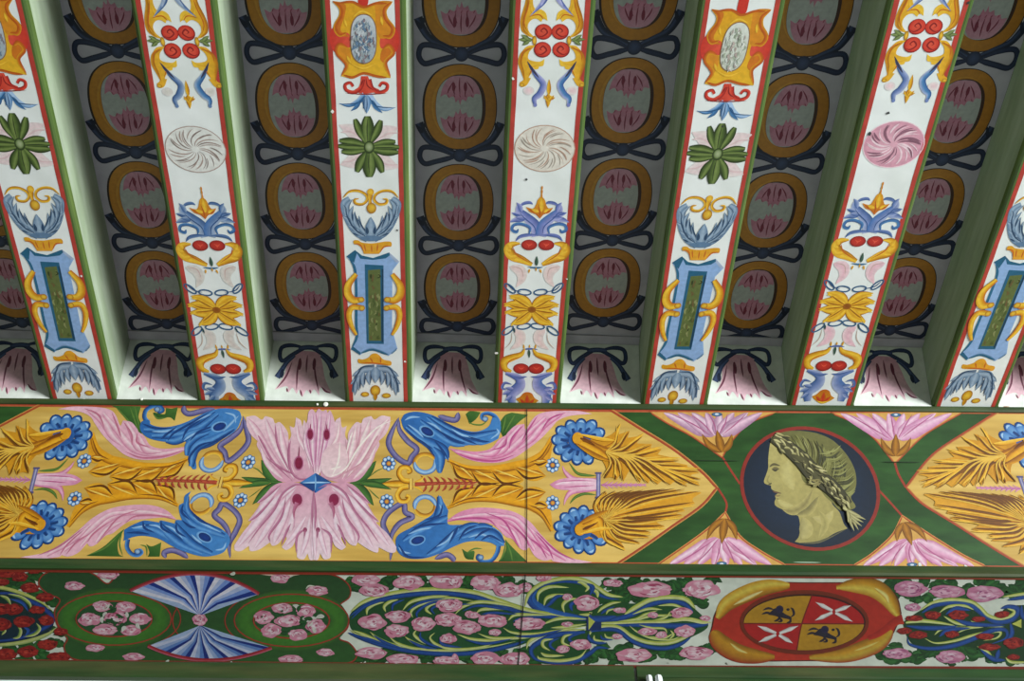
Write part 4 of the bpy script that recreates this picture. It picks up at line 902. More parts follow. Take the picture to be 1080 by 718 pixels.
        for tx, ty in tips:
            dx, dy = tx-cx_, ty-cy_; n_ = math.hypot(dx, dy); ux, uy = dx/n_, dy/n_
            a.disc(tx-ux*40, ty-uy*40, 48, 34, '6fa3d6', '2f68ae', rot=math.atan2(dy, dx), n=14); a.brush([(tx-ux*10-uy*18, ty-uy*10+ux*18), (tx-ux*3, ty-uy*3), (tx-ux*10+uy*18, ty-uy*10-ux*18)], 12, 'a9cbe8')
            a.brush([(cx_+ux*30, cy_+uy*30), (tx-ux*70, ty-uy*70), (tx-ux*45-uy*4, ty-uy*45+ux*4)], 30, ['1c4a8c', '123468', '2a5fa8'], lambda t: 1-.4*t)
        a.disc(cx_+8, cy_, 70, 60, '1c4684', '2c62a8')
        a.done('painted_shell_flower', FR1, 'blue ruffled flower')
    # gold acanthus plumes
    for fr, base, mid, tips, up_ in ((E0, (285, 285), (440, 370), [(556, 205, .2), (620, 236, .15), (704, 266, .12), (760, 320, .1), (822, 350, .08), (875, 402, .06), (935, 420, .05), (985, 452, .05), (1060, 490, .05), (1070, 540, 0), (1060, 580, -.05), (985, 585, -.08), (960, 575, -.1), (880, 575, -.1), (800, 572, -.12), (740, 565, -.14), (690, 560, -.16), (585, 550, -.2), (535, 545, -.25), (465, 535, -.3)], True),
                                     (F0, (300, 412), (430, 350), [(475, 172, -.25), (535, 172, -.22), (592, 172, -.2), (650, 168, -.16), (712, 168, -.14), (790, 165, -.12), (850, 160, -.1), (910, 158, -.08), (970, 162, -.06), (1070, 175, -.04), (1030, 245, 0), (970, 292, .04), (955, 322, .04), (850, 350, .06), (845, 392, .08), (745, 462, .12), (755, 430, .1), (690, 500, .15), (590, 530, .2)], False)):
        a = fa(fr, 0.0036, M); rr = random.Random(3)
        bx, by = base; mx, my = mid
        a.fill(PLU if up_ else PLD, 'cc8a12', col2='dea024', d=(1, 0))
        for j, (tx, ty, bd) in enumerate(tips):
            L = math.hypot(tx-mx, ty-my); px_, py_ = (mx+tx)/2-(ty-my)*bd, (my+ty)/2+(tx-mx)*bd
            ox = rr.uniform(-14, 14)
            a.brush([(bx, by), (mx*.6+bx*.4, my*.6+by*.4+ox), (mx, my+ox*1.4), (px_, py_), (tx, ty)], 54+L*.03, [GDf, GMf, 'f0b42c', GMf], lambda t: (.75-.1*t) if t < .5 else max(.04, .7*(1-((t-.5)/.5)**1.6)))
        for j, (tx, ty, bd) in enumerate(tips):
            px_, py_ = (mx+tx)/2-(ty-my)*bd, (my+ty)/2+(tx-mx)*bd; s_ = 1 if up_ else -1
            a.brush([((mx+px_)/2+10, (my+py_)/2+s_*rr.uniform(0, 14)), (px_, py_+s_*13), (tx-2, ty+s_*7)], 16, ['5a3006', '8c560c'], 'taper')
            a.brush([(mx+30, my), (px_, py_-s_*4), (tx-14, ty-s_*3)], 10, ['e8be50', 'dda832'], 'taper')
            if j % 2 == 0: a.brush([(px_, py_), (px_+(tx-px_)*.6, py_+(ty-py_)*.6-s_*8), (tx+10, ty-s_*14)], 14, [GMf, GLf])
        a.disc(bx+10, by, 34, 38, 'd99e26', GMf)
        sy = 1 if up_ else -1
        a.brush([(bx-8, by+sy*30), (mx-40, my+sy*20), (mx+60, my+sy*60)], 30, [GDf, 'b8780f', GMf], 'taper'); a.brush([(bx+10, by-sy*28), (mx, my-sy*80 if up_ else my+60), (mx+90, my-sy*70 if up_ else my+55)], 24, [GLf, GMf], 'taper')
        a.brush([(bx+26, by), (bx+70, by+sy*18), (bx+120, by+sy*44)], 24, ['5c2e06', '8a4c0c'], 'tail')
        a.done('painted_acanthus', FR1, 'gold spreading acanthus plume')
    # gold leaf garlands above and below the axis
    for fr, sg in ((C0, 1), (D0, -1)):
        a = fa(fr, 0.0008, M); Y = (lambda y: y) if sg > 0 else (lambda y: 700-y-8)
        pts = lambda P: [(p[0], Y(p[1])) for p in P]
        a.fill([(p[0], Y(p[1]))+tuple(p[2:]) for p in [(430, 415, 1), (560, 455), (700, 458), (850, 438), (930, 412), (1030, 355), (1094, 272, 1), (1085, 380), (1060, 430), (1000, 450), (1050, 522, 1), (960, 528), (900, 505), (912, 550, 1), (820, 545), (745, 520), (772, 564, 1), (690, 550), (600, 510), (616, 549, 1), (540, 535), (480, 480)]], 'dc9414', col2='e8a826', d=(0, 1))
        a.brush(pts([(432, 420), (560, 470), (720, 478), (860, 455), (960, 430), (1040, 370), (1092, 275)]), 52, [GMf, 'eca81c', GMf, GDf], lambda t: .35+.7*math.sin(2.9*t))
        for x0, y0, x1, y1, wd, bd in ((440, 430, 616, 548, 70, .12), (560, 478, 770, 562, 74, .14), (690, 478, 912, 548, 74, .14), (840, 462, 1052, 520, 70, .1), (960, 425, 1066, 430, 54, .1)):
            a.brush(pts([(x0, y0), ((x0+x1)/2-(y1-y0)*bd, (y0+y1)/2+(x1-x0)*bd), (x1, y1)]), wd, ['9a5408', 'dc9414', 'f0b830', 'dc9a1c'] if sg > 0 else ['dc9a1c', 'f0b830', 'dc9414', '9a5408'], 'drop')
            a.brush(pts([(x0+20, y0+14), ((x0+x1)/2-(y1-y0)*(bd+.1), (y0+y1)/2+(x1-x0)*(bd+.1)), (x1-4, y1)]), 15, '643606', 'taper')
            a.brush(pts([(x0+30, y0), ((x0+x1)/2+(y1-y0)*.1, (y0+y1)/2-(x1-x0)*.02), (x1-20, y1-8)]), 9, 'f0cc60', 'taper')
        a.lines([pts([(940, 440), (1020, 400), (1085, 300)]), pts([(434, 425), (560, 476), (700, 486)])], 9, '8a4f0c')
        a.done('painted_garland', FR1, 'gold leafy garland')
    # rings
    for fr, y, b0 in ((C0, 440, 0), (D0, 262, 1)):
        a = fa(fr, 0.0012, M)
        a.ring(290, y, 66, 58, 26, ['8a4f10', 'd89a2c', GLf], 150, 345, 'soft') if not b0 else a.ring(290, y, 66, 60, 26, [GLf, 'd89a2c', '8a4f10'], -30, 170, 'soft')
        a.ring(290, y, 66, 58, 30, ['1c4f94', 'a9cdea', '3f80c4'], -30, 190, 'soft') if not b0 else a.ring(290, y, 66, 60, 30, ['1c4f94', 'a9cdea', '3f80c4'], 160, 360, 'soft')
        a.done('painted_ring', FR1, 'gold and blue ring')
side(None, True); side(ML, False); side(MR, False)
# pink leaves, blue dolphin-like leaves and violet ribbons, each side its own drawing
def pink_leaf(fr, M, pts, mids, lab):
    a = fa(fr, 0.0010, M); a.fill(pts, 'dd85aa' if M is None else 'dfa0b4', col2='ecbccb', d=(1, 0))
    for L in mids[0]: a.brush(L, 40, ['d070a0', 'f0cad6', 'e29ab8', 'cc5f94'] if M is None else ['d890a8', 'f0d2d8', 'e4b0be', 'c87898'], lambda t: .3+.8*math.sin(2.9*t))
    for L in mids[1]: a.brush(L, 12, ['b03c78', 'c8609a'] if M is None else ['b8607c', 'cc8098'])
    a.done('painted_pink_leaf', FR1, lab)
up_leaf = [(440, 345, 1), (600, 366), (700, 348), (755, 290), (800, 262, 1), (816, 240), (860, 202), (915, 192, 1), (925, 225), (965, 165), (1010, 128), (1090, 112), (1250, 110), (1345, 128, 1), (1210, 140), (1130, 170), (1087, 215), (1020, 285), (930, 355), (840, 412), (740, 437), (620, 430), (520, 398)]
up_m = ([[(480, 365), (640, 400), (800, 370), (930, 260), (1050, 150)], [(700, 400), (780, 360), (830, 280), (890, 205)], [(880, 350), (960, 290), (1040, 200), (1150, 130)], [(620, 385), (720, 375), (790, 290)]], [[(700, 360), (790, 330), (805, 268)], [(820, 350), (840, 280), (910, 200)], [(900, 300), (935, 240), (1000, 140)], [(480, 375), (600, 415), (740, 425), (860, 385)], [(1020, 240), (1080, 160), (1180, 120)]])
lo_leaf = [(415, 365, 1), (500, 303), (600, 274), (720, 274), (850, 298), (950, 360), (1020, 440), (1100, 520), (1180, 580), (1345, 616, 1), (1220, 622), (1110, 612), (1085, 598, 1), (1040, 606), (985, 580), (945, 520, 1), (920, 540), (885, 525), (840, 470), (800, 455), (745, 400), (700, 372), (620, 362), (500, 350)]
lo_m = ([[(460, 340), (620, 320), (780, 330), (900, 420), (980, 540)], [(700, 320), (850, 340), (960, 450), (1080, 570)], [(760, 380), (840, 430), (890, 515)], [(950, 400), (1040, 500), (1180, 600)]], [[(660, 300), (780, 350), (840, 440), (880, 520)], [(840, 380), (920, 460), (945, 515)], [(940, 460), (1010, 510), (1060, 595)], [(980, 430), (1060, 520), (1100, 600)], [(430, 360), (540, 340), (680, 345), (740, 390)], [(990, 420), (1110, 540), (1240, 605)]])
pink_leaf(C0, None, up_leaf, up_m, 'bright pink curling leaf'); pink_leaf(D0, None, lo_leaf, lo_m, 'bright pink curling leaf')
pink_leaf(C0, ML, up_leaf, up_m, 'pale pink curling leaf'); pink_leaf(D0, ML, lo_leaf, lo_m, 'pale pink curling leaf')
BB, BBd, BBl, BBh = '2a66ac', '12326c', '5f9ad4', 'a2c6e6'
def blue_leaf(fr, M, body, subs, darks, eye, curl, lights):
    a = fa(fr, 0.0014, M); a.brush(curl, 30, [BBd, BB, BBl], lambda t: .95-.35*t); a.disc(curl[-1][0], curl[-1][1], 20, 18, BBh, BBd)
    a.fill(body, BB, col2='4484c4', d=(1, .4))
    for L, w_ in subs: a.brush(L, w_, [BBd, BB, BBl, BB], lambda t: .35+.75*math.sin(2.9*t))
    for L in lights: a.brush(L, 16, [BBl, BBh, BBl])
    for L in darks: a.brush(L, 15, [BBd, '1f4c8e'])
    x, y, r = eye; a.disc(x, y, 54, 33, BBh, BBl, rot=r); a.disc(x+3, y, 42, 24, '173c8a', BBd, rot=r)
    a.done('painted_blue_leaf', FR1, 'blue dolphin-shaped leaf')
blue_leaf(C0, None, [(138, 165, 1), (165, 128), (240, 115), (340, 138), (440, 192), (540, 232), (620, 240), (690, 208), (715, 150, 1), (745, 160), (768, 215), (752, 285, 1), (700, 312), (640, 326), (600, 315, 1), (550, 328), (500, 325), (440, 338), (438, 425, 1), (410, 402), (392, 502, 1), (368, 495), (352, 430), (345, 382), (290, 335), (215, 278), (158, 225)],
    [([(330, 150), (430, 210), (560, 270), (740, 240)], 44), ([(300, 150), (420, 240), (560, 300), (650, 310)], 42), ([(260, 170), (380, 260), (470, 310), (540, 322)], 46), ([(170, 210), (280, 290), (400, 350), (430, 410)], 56), ([(340, 340), (390, 400), (385, 495)], 44)],
    [[(330, 140), (440, 200), (560, 250), (690, 240)], [(360, 220), (450, 290), (540, 322)], [(440, 240), (540, 290), (620, 322)], [(560, 270), (640, 300), (700, 305)], [(200, 260), (300, 330), (350, 400)], [(350, 300), (400, 360), (435, 415)], [(160, 215), (240, 290), (340, 350)]],
    (300, 240, .5), [(748, 230), (752, 180), (728, 142), (690, 125), (652, 132), (650, 158), (668, 160)],
    [[(160, 170), (200, 150), (260, 150)], [(180, 195), (240, 240), (280, 280)], [(450, 220), (520, 260), (600, 280)], [(300, 180), (360, 210), (420, 280)], [(740, 220), (752, 250), (700, 290)]])
blue_leaf(D0, None, [(104, 485), (125, 440), (200, 398), (280, 350), (338, 310), (365, 240), (374, 192, 1), (408, 240), (436, 290, 1), (430, 350), (440, 378), (505, 380, 1), (540, 378), (630, 376, 1), (660, 392), (725, 396, 1), (775, 440), (790, 512, 1), (745, 512), (700, 492), (620, 482), (540, 490), (460, 522), (380, 562), (280, 592), (180, 590), (120, 552)],
    [([(440, 470), (520, 430), (640, 390), (715, 398)], 44), ([(380, 500), (470, 440), (560, 390), (625, 378)], 44), ([(520, 460), (620, 430), (720, 440), (785, 500)], 60), ([(300, 400), (360, 340), (385, 260), (378, 200)], 44), ([(150, 480), (240, 420), (340, 370), (430, 330)], 50), ([(300, 570), (400, 510), (500, 400)], 44)],
    [[(440, 500), (480, 430), (500, 385)], [(500, 480), (550, 410), (628, 380)], [(600, 470), (650, 430), (720, 400)], [(210, 400), (320, 380), (430, 370)], [(290, 350), (380, 320), (400, 250)], [(120, 500), (180, 580), (300, 585)], [(640, 480), (700, 450), (780, 490)]],
    (240, 478, -.25), [(755, 505), (745, 555), (712, 602), (660, 612), (622, 592), (628, 572), (640, 585)],
    [[(120, 520), (150, 550), (200, 560)], [(180, 440), (260, 410), (330, 400)], [(560, 460), (640, 440), (700, 460)], [(380, 250), (395, 290), (380, 330)], [(360, 520), (430, 480), (470, 420)]])
blue_leaf(PP0, None, [(808, 150, 1), (790, 110), (730, 95), (650, 98), (560, 130), (470, 175), (380, 205), (300, 212), (235, 195), (225, 165, 1), (180, 175), (166, 210), (180, 250), (230, 285), (330, 305), (430, 300), (465, 318), (450, 390, 1), (480, 400), (478, 440), (500, 478, 1), (522, 470), (520, 400), (560, 350), (640, 310), (720, 270), (780, 220)],
    [([(640, 110), (520, 180), (400, 230), (190, 230)], 46), ([(660, 130), (540, 220), (430, 260), (240, 270)], 48), ([(620, 220), (500, 250), (400, 300), (330, 300)], 44), ([(760, 220), (620, 300), (520, 340), (490, 460)], 60), ([(600, 250), (520, 280), (470, 330), (460, 390)], 40)],
    [[(620, 110), (500, 180), (380, 250), (340, 300)], [(560, 160), (470, 220), (430, 295)], [(650, 200), (540, 240), (480, 300)], [(400, 210), (330, 260), (300, 290)], [(640, 300), (540, 330), (480, 400), (480, 450)], [(760, 230), (660, 290), (560, 340)], [(180, 190), (260, 220), (380, 220)]],
    (665, 210, -.3), [(222, 190), (195, 150), (205, 105), (245, 82), (290, 80), (312, 105), (290, 118), (275, 100)],
    [[(790, 140), (740, 190), (690, 240)], [(620, 130), (520, 170), (440, 210)], [(560, 230), (480, 270), (440, 300)], [(240, 240), (320, 240), (400, 225)], [(700, 120), (760, 140), (770, 190)]])
blue_leaf(Q0, None, [(718, 520), (735, 480), (720, 440), (670, 400), (600, 370), (520, 330), (480, 280), (470, 210), (488, 168, 1), (450, 195), (442, 240, 1), (412, 262), (420, 320), (432, 350, 1), (395, 350), (385, 372, 1), (300, 352), (290, 365, 1), (200, 352), (165, 360, 1), (110, 385), (66, 412, 1), (66, 455), (62, 480, 1), (130, 455), (200, 450), (290, 470), (380, 520), (480, 560), (580, 580), (680, 560)],
    [([(120, 400), (240, 400), (340, 450), (460, 540)], 50), ([(290, 370), (340, 430), (430, 500), (560, 560)], 50), ([(390, 370), (430, 430), (500, 500), (620, 560)], 50), ([(430, 290), (500, 370), (600, 410), (700, 450)], 50), ([(470, 200), (470, 290), (560, 370), (680, 420)], 36)],
    [[(185, 355), (195, 400), (260, 430)], [(300, 350), (305, 400), (370, 440)], [(395, 360), (400, 420), (460, 460)], [(430, 350), (480, 390), (520, 400)], [(480, 280), (540, 350), (640, 390)], [(440, 250), (430, 300), (480, 350)], [(80, 430), (160, 430), (230, 440)]],
    (572, 458, .45), [(90, 470), (85, 520), (110, 560), (150, 572), (178, 555), (165, 538), (150, 548)],
    [[(640, 540), (690, 530), (710, 490)], [(110, 400), (180, 390), (200, 380)], [(220, 380), (280, 390), (330, 430)], [(320, 380), (380, 410), (440, 470)], [(500, 330), (580, 380), (680, 430)], [(490, 440), (520, 470), (560, 500)]])
def ribbon(fr, M, L):
    a = fa(fr, 0.0012, M)
    for P in L: a.brush(P, 36, ['3f3a68', '8a84b0', '6a6498', '3f3a68'], 'soft')
    a.done('painted_ribbon', FR1, 'violet ribbon')
ribbon(C0, None, [[(125, 150), (80, 240), (60, 320), (110, 400), (180, 440), (205, 400), (238, 350), (180, 300), (128, 230), (122, 160)], [(370, 140), (430, 160), (485, 165), (500, 118)]])
ribbon(D0, None, [[(70, 605), (75, 520), (50, 440), (25, 370), (60, 300), (150, 245), (165, 300), (210, 330), (130, 370), (80, 440), (75, 510)], [(350, 595), (420, 568), (460, 585), (475, 612)]])
ribbon(PP0, None, [[(815, 140), (835, 220), (850, 300), (800, 370), (722, 425), (700, 370), (672, 330), (740, 280), (800, 225), (815, 160)], [(445, 75), (445, 110), (480, 128), (560, 110), (640, 95)]])
ribbon(Q0, None, [[(735, 590), (730, 500), (770, 420), (795, 350), (760, 290), (690, 245), (665, 280), (635, 320), (690, 370), (725, 430), (732, 520)], [(330, 590), (320, 555), (370, 540), (430, 560), (470, 590)]])
# dark green leaves in the corners
def gleaf(fr, polys, lines_, M=None):
    a = fa(fr, 0.0009, M)
    for P in polys: a.fill(P, '24501c', col2='4a7430', d=(.5, -1))
    a.lines(lines_, 10, ['6a8c3c', '4f7430']); a.done('painted_green_leaf', FR1, 'dark green leaf')
gleaf(C0, [[(780, 275, 1), (756, 205), (790, 140), (835, 120, 1), (940, 135, 1), (870, 190), (830, 240)], [(545, 130, 1), (575, 110), (640, 118, 1), (612, 160), (570, 192, 1)]], [[(790, 250), (830, 180), (860, 130)], [(560, 180), (600, 195), (650, 195), (688, 165)], [(775, 250), (790, 190), (800, 140)]])
gleaf(D0, [[(795, 470, 1), (830, 510), (880, 560), (935, 612, 1), (750, 612, 1), (790, 560), (800, 520)], [(522, 530, 1), (555, 550), (600, 545), (595, 600, 1), (545, 590)]], [[(810, 500), (830, 560), (840, 610)], [(545, 560), (600, 530), (650, 530)], [(798, 490), (785, 560), (760, 608)]])
gleaf(M0, [[(700, 75, 1), (760, 110), (830, 200), (890, 275, 1), (900, 210), (875, 150), (890, 80, 1), (800, 78, 1)]], [[(730, 85), (800, 160), (870, 250)], [(820, 85), (850, 170), (880, 250)], [(850, 80), (865, 150), (885, 240)]])
gleaf(PP0, [[(330, 90, 1), (365, 95), (405, 85, 1), (385, 172, 1), (350, 150), (270, 160, 1), (250, 120), (320, 130)]], [[(250, 130), (280, 158), (340, 150)]])
gleaf(N0, [[(545, 575, 1), (650, 520), (740, 440), (785, 405, 1), (745, 490), (750, 560), (780, 580, 1)]], [[(560, 570), (670, 520), (760, 430)], [(770, 430), (755, 500), (775, 575)]])
gleaf(Q0, [[(205, 500, 1), (240, 515), (300, 490, 1), (290, 580, 1), (215, 580, 1), (225, 550)]], [[(165, 505), (205, 520), (210, 580)]])
# lines, joint and chips on the gold board
a = Art(T1, S1, 0.0006)
a.brush([(-60, 426.5), (300, 430.3), (640, 433.2), (1140, 435.5)], 2.6, ['a8402a', 'c06038'], 'flat'); a.brush([(-60, 589), (300, 592.3), (640, 594.6), (1140, 599)], 3.4, ['c0502a', 'b03a24'], 'flat')
a.done('red_border', FR1)
a = Art(T1, S1, 0.0100, 0); a.brush([(555.6, 432), (555.8, 500), (555.4, 596)], .95, '2a2018', 'flat'); a.done('board_joint', FR1, 'dark joint between two boards')
a = Art(T1, S1, 0.0101, 0); a.brush([(729, 486), (781, 486.5)], .8, '1c3416', 'soft'); a.brush([(929, 487.5), (972, 488)], .8, '1c3416', 'soft'); a.done('board_joint', FR1, 'fine dark crack')
for x, y, r in ((88, 423.5, .009), (336, 426.5, .003), (914.5, 597.2, .003), (970, 595.5, .007), (1018, 597, .004), (1019, 598, .005), (763, 596, .003)):
    u = T1((x, y)); chip(FR1, S1, u[0], u[1], r, 'e6e6dc', l=.012 if r > .008 else .004)
a = Art(T1, S1, 0.005); a.brush([(836, 593), (850, 593.2), (866, 593.4)], 1.2, 'a9c0a4'); a.done('paint_scratch', FR1)
# ------------------------------------------------------------------ painting on the lower rose frieze
a0, b0, c0, d0, e0, g0, h0 = (0, 598), (160, 598), (320, 598), (480, 598), (600, 598), (740, 598), (900, 598)
def f2(fr, l=0.0006): return fa(fr, l, None, T2, S2)
RZ = {'p': ('dc8fa6', 'f2d2da', 'b04a6c', 'f8eaee'), 'r': ('8e1c1c', 'b83428', '5c0f14', 'c85040'), 'd': ('c87c9c', 'e4b4c8', 'a05080', 'ead0dc')}
def rose(fr, x, y, rx, ry, k='p', l=0.0016, name='painted_rose'):
    a = f2(fr, l); c, li, dk, hi = RZ[k]; rr = random.Random(int(x*7+y*13+fr[0]))
    n = 13; a.fill([(x+rx*(1+rr.uniform(-.2, .16))*math.cos(t), y+ry*(1+rr.uniform(-.2, .16))*math.sin(t)) for t in [j*2*math.pi/n for j in range(n)]], c, n=3)
    for j in range(8):
        an = j*math.pi/4+rr.uniform(-.3, .3); ax, ay = x+rx*.62*math.cos(an), y+ry*.62*math.sin(an)
        a.disc(ax, ay, rx*.4, ry*.36, li if rr.random() < .7 else c, c, 7)
    for j in range(5):
        an = rr.uniform(0, 6.28); q = rr.uniform(.1, .4); a.disc(x+rx*q*math.cos(an), y+ry*q*math.sin(an), rx*.26, ry*.24, rr.choice([hi, li, li, c]), li, 6)
    for j in range(9):
        an = rr.uniform(0, 6.28); q = rr.uniform(.25, .85)
        P = [(x+rx*q*math.cos(an+s_*.45), y+ry*q*math.sin(an+s_*.45)) for s_ in (-1, 0, 1)]
        a.brush(P, min(rx, ry)*rr.uniform(.12, .22), rr.choice([dk, c, c, hi, dk]))
    a.disc(x+rx*.1, y-ry*.08, rx*.13, ry*.16, dk, c, 6)
    return a.done(name, FR2, {'p': 'pink rose', 'r': 'dark red rose', 'd': 'mauve pink rose'}[k])
LG = [('174218', '2c6a2e'), ('1f5522', '3a7a38'), ('12381a', '25602c')]
def foliage(spots, seed=1, lab='green rose leaves'):
    a = Art(T2, S2, 0.0003, 0.000006); rr = random.Random(seed)
    cnt = 0
    for fr, x, y, r in spots:
        X0, Y0 = fr[0]+x*Z, fr[1]+y*Z
        for j in range(9):
            an = rr.uniform(0, 6.28); cx_, cy_ = X0+rr.uniform(-.5, .5)*r*Z, Y0+rr.uniform(-.3, .3)*r*Z
            L = r*Z*rr.uniform(.6, 1.0); c1, c2 = rr.choice(LG)
            x1, y1 = cx_+L*math.cos(an), cy_+L*.55*math.sin(an)
            x1 = x1; y1 = max(608.5, min(701, y1)); cy_ = max(608.5, min(700, cy_))
            cnt += 1; a.l = 0.0001+(cnt % 131)*0.0000045
            a.leaves([(cx_-(x1-cx_)*.6, cy_-(y1-cy_)*.6, x1, y1, 7.2*rr.uniform(.7, 1.2), rr.uniform(-.15, .15))], [c1, c2, c1], 'leaf')
            if rr.random() < .5: a.brush([(cx_, cy_), (x1, y1)], .8, '0c2a12', 'taper')
    return a.done('painted_foliage', FR2, lab)
# foliage scattered on the white ground
sp = []
rr = random.Random(21)
for X in range(372, 560, 9): sp += [(c0, (X-320)/Z, (616+rr.uniform(-5, 4)-598)/Z, 70), (c0, (X-320)/Z, (692+rr.uniform(-4, 5)-598)/Z, 70)]
for X in range(560, 752, 9): sp += [(c0, (X-320)/Z, (618+rr.uniform(-7, 8)-598)/Z, 62)] if X > 640 or X % 2 else []; sp += [(c0, (X-320)/Z, (690+rr.uniform(-6, 6)-598)/Z, 62)]
for X in range(640, 745, 9): sp += [(c0, (X-320)/Z, (628+rr.uniform(-8, 8)-598)/Z, 60)]
for X in range(930, 1110, 9): sp += [(c0, (X-320)/Z, (620+rr.uniform(-6, 8)-598)/Z, 66), (c0, (X-320)/Z, (689+rr.uniform(-6, 7)-598)/Z, 66)]
for X in list(range(636, 752, 10))+list(range(934, 1110, 11)): sp += [(c0, (X-320)/Z, (rr.uniform(614, 634)-598)/Z, 52), (c0, (X-320)/Z, (rr.uniform(682, 696)-598)/Z, 52)]
foliage(sp)
foliage([(a0, x, y, 60) for x, y in ((20, 60), (80, 110), (150, 110), (210, 40), (240, 30), (330, 230), (200, 80), (300, 290), (370, 410), (250, 500), (150, 500), (60, 500), (20, 560), (170, 570), (280, 560), (350, 480), (220, 170), (300, 180))], 5, 'dark leaves among red roses')
# green interlaced bands at the left with two rose roundels and blue fans
a = f2(a0, 0.0014)
GB, GB2, RDL = '28502a', '3f7a28', 'a8382a'
a.fill([(380, 18, 1), (520, 20), (600, 50), (680, 105), (760, 30, 1), (900, 12, 1), (1500, 16, 1), (1660, 36, 1), (1780, 78), (1900, 40), (2010, 38), (2130, 58), (2200, 120), (2202, 190), (2140, 246, 1), (2190, 300), (2192, 380), (2140, 450, 1), (2200, 480), (2246, 540), (2230, 590), (2150, 618, 1), (1500, 612, 1), (900, 600, 1), (520, 590, 1), (430, 560), (405, 500), (420, 450, 1), (365, 370), (345, 280), (378, 205, 1), (300, 165), (248, 110), (270, 50)], GB, col2='30602a')
a.done('green_interlace', FR2, 'green interlaced bands')
a = f2(a0, 0.0022)
a.brush([(900, 14), (760, 28), (682, 105), (600, 50), (520, 22), (380, 16), (275, 48), (246, 110), (300, 168), (378, 206), (345, 282), (365, 372), (425, 450), (405, 500), (430, 560), (520, 592), (760, 602)], 8, RDL, 'flat')
a.brush([(1920, 40), (2010, 40), (2130, 60), (2204, 120), (2206, 190), (2142, 246), (2192, 300), (2196, 380), (2142, 450), (2204, 480), (2250, 540), (2232, 592), (2150, 618)], 8, RDL, 'flat')
for cx_, cy_ in ((720, 328), (1840, 338)):
    a.ring(cx_, cy_, 305, 140, 110, ['365f2a', GB2, '44802a', '3a6a28'], 0, 360); a.ring(cx_, cy_, 362, 166, 8, RDL, 0, 360); a.ring(cx_, cy_, 240, 112, 9, RDL, 0, 360)
a.ring(720, 328, 420, 200, 7, RDL, -60, 60); a.ring(1840, 338, 420, 200, 7, RDL, 120, 240)
a.ring(1280, 340, 190, 150, 8, RDL, 120, 240, 'taper'); 
a.done('red_edging', FR2)
for cx_, cy_, lst in ((720, 328, [(645, 248, 62, 34), (793, 252, 62, 34), (565, 330, 66, 42), (730, 322, 70, 46), (885, 330, 66, 40), (665, 398, 80, 34), (826, 402, 66, 34)]),
                      (1840, 338, [(1780, 262, 66, 34), (1930, 280, 64, 40), (1665, 318, 66, 42), (1822, 342, 84, 40), (1990, 374, 62, 44), (1712, 402, 66, 42), (1878, 428, 62, 36)])):
    a = f2(a0, 0.0030); a.disc(cx_, cy_, 236, 108, '24582e', None, 36); rr = random.Random(cx_)
    for j in range(26):
        an = rr.uniform(0, 6.28); q = rr.uniform(.1, .85); x, y = cx_+230*q*math.cos(an), cy_+104*q*math.sin(an)
        an2 = rr.uniform(0, 6.28); a.leaves([(x-30*math.cos(an2), y-20*math.sin(an2), x+30*math.cos(an2), y+20*math.sin(an2), 26, .1)], ['12381a', '2a6030', '174420'] if j % 3 else ['e2e0d4', 'd4d8cc'])
    a.done('rose_roundel', FR2, 'oval roundel filled with roses')
    for x, y, rx, ry in lst: rose(a0, x, y, rx, ry, 'p', .0042)
for x, y, rx, ry, k in ((470, 120, 62, 26, 'p'), (690, 50, 66, 30, 'p'), (600, 512, 58, 24, 'p'), (845, 568, 66, 24, 'p'), (1768, 72, 62, 30, 'p'), (1835, 582, 76, 26, 'p'), (2000, 150, 70, 32, 'p'), (2055, 540, 54, 26, 'p')): rose(a0, x, y, rx, ry, k, .003)
a = f2(a0, 0.0026); a.fill([(1565, 32, 1), (1750, 46), (1970, 38, 1), (1860, 54), (1760, 60), (1660, 50)], 'e9cdb8'); a.lines([[(1930, 140), (1950, 120), (1990, 122)]], 10, 'dfe0cc'); a.done('painted_glint', FR2, 'pale highlight strokes')
# fans
def fan(up_, cx_, cy_, P, lab):
    a = f2(a0, 0.0034); n = len(P)-1
    a.fill([(cx_-8, cy_, 1)]+[(p[0], p[1]) for p in (P if up_ else P)]+[(cx_+8, cy_, 1)], 'a9bfe0', False)
    for j in range(n):
        (x0, y0), (x1, y1) = P[j], P[j+1]; t = j/n
        col = ['e8e6f4', 'b8c6ea', '7c9ce0', '16358c'][j % 4] if up_ else ['c8d0e8', '9ab0d8', '5f84c4', '142f80'][j % 4]
        def q(x, y, s_): # curved rib sides bending towards the axis
            mx = cx_+(x-cx_)*.30; my = cy_+(y-cy_)*.50; return mx, my
        m0, m1 = q(x0, y0, 0), q(x1, y1, 0)
        a.fill([(cx_-6, cy_), m0, (x0, y0), (x1, y1), m1, (cx_+6, cy_)], col, False)
    edge = [(p[0], p[1]) for p in P]
    a.brush(edge, 22, ['8e1c22', 'b0303c', 'c86a80'], 'flat', 3)
    return a.done('painted_fan', FR2, lab)
import itertools
def arc(x0, y0, x1, y1, ym, n):
    out = []
    for j in range(n+1):
        t = j/n; out.append((x0+(x1-x0)*t, y0+(y1-y0)*t-(y0*(1-t)+y1*t-ym)*(1-(2*t-1)**2)))
    return out
fan(True, 1266, 305, arc(822, 152, 1635, 172, 44, 24), 'upper blue and white fan')
fan(False, 1266, 372, arc(935, 500, 1715, 512, 590, 24), 'lower blue and white fan')
rose(a0, 1262, 336, 46, 38, 'p', .005)
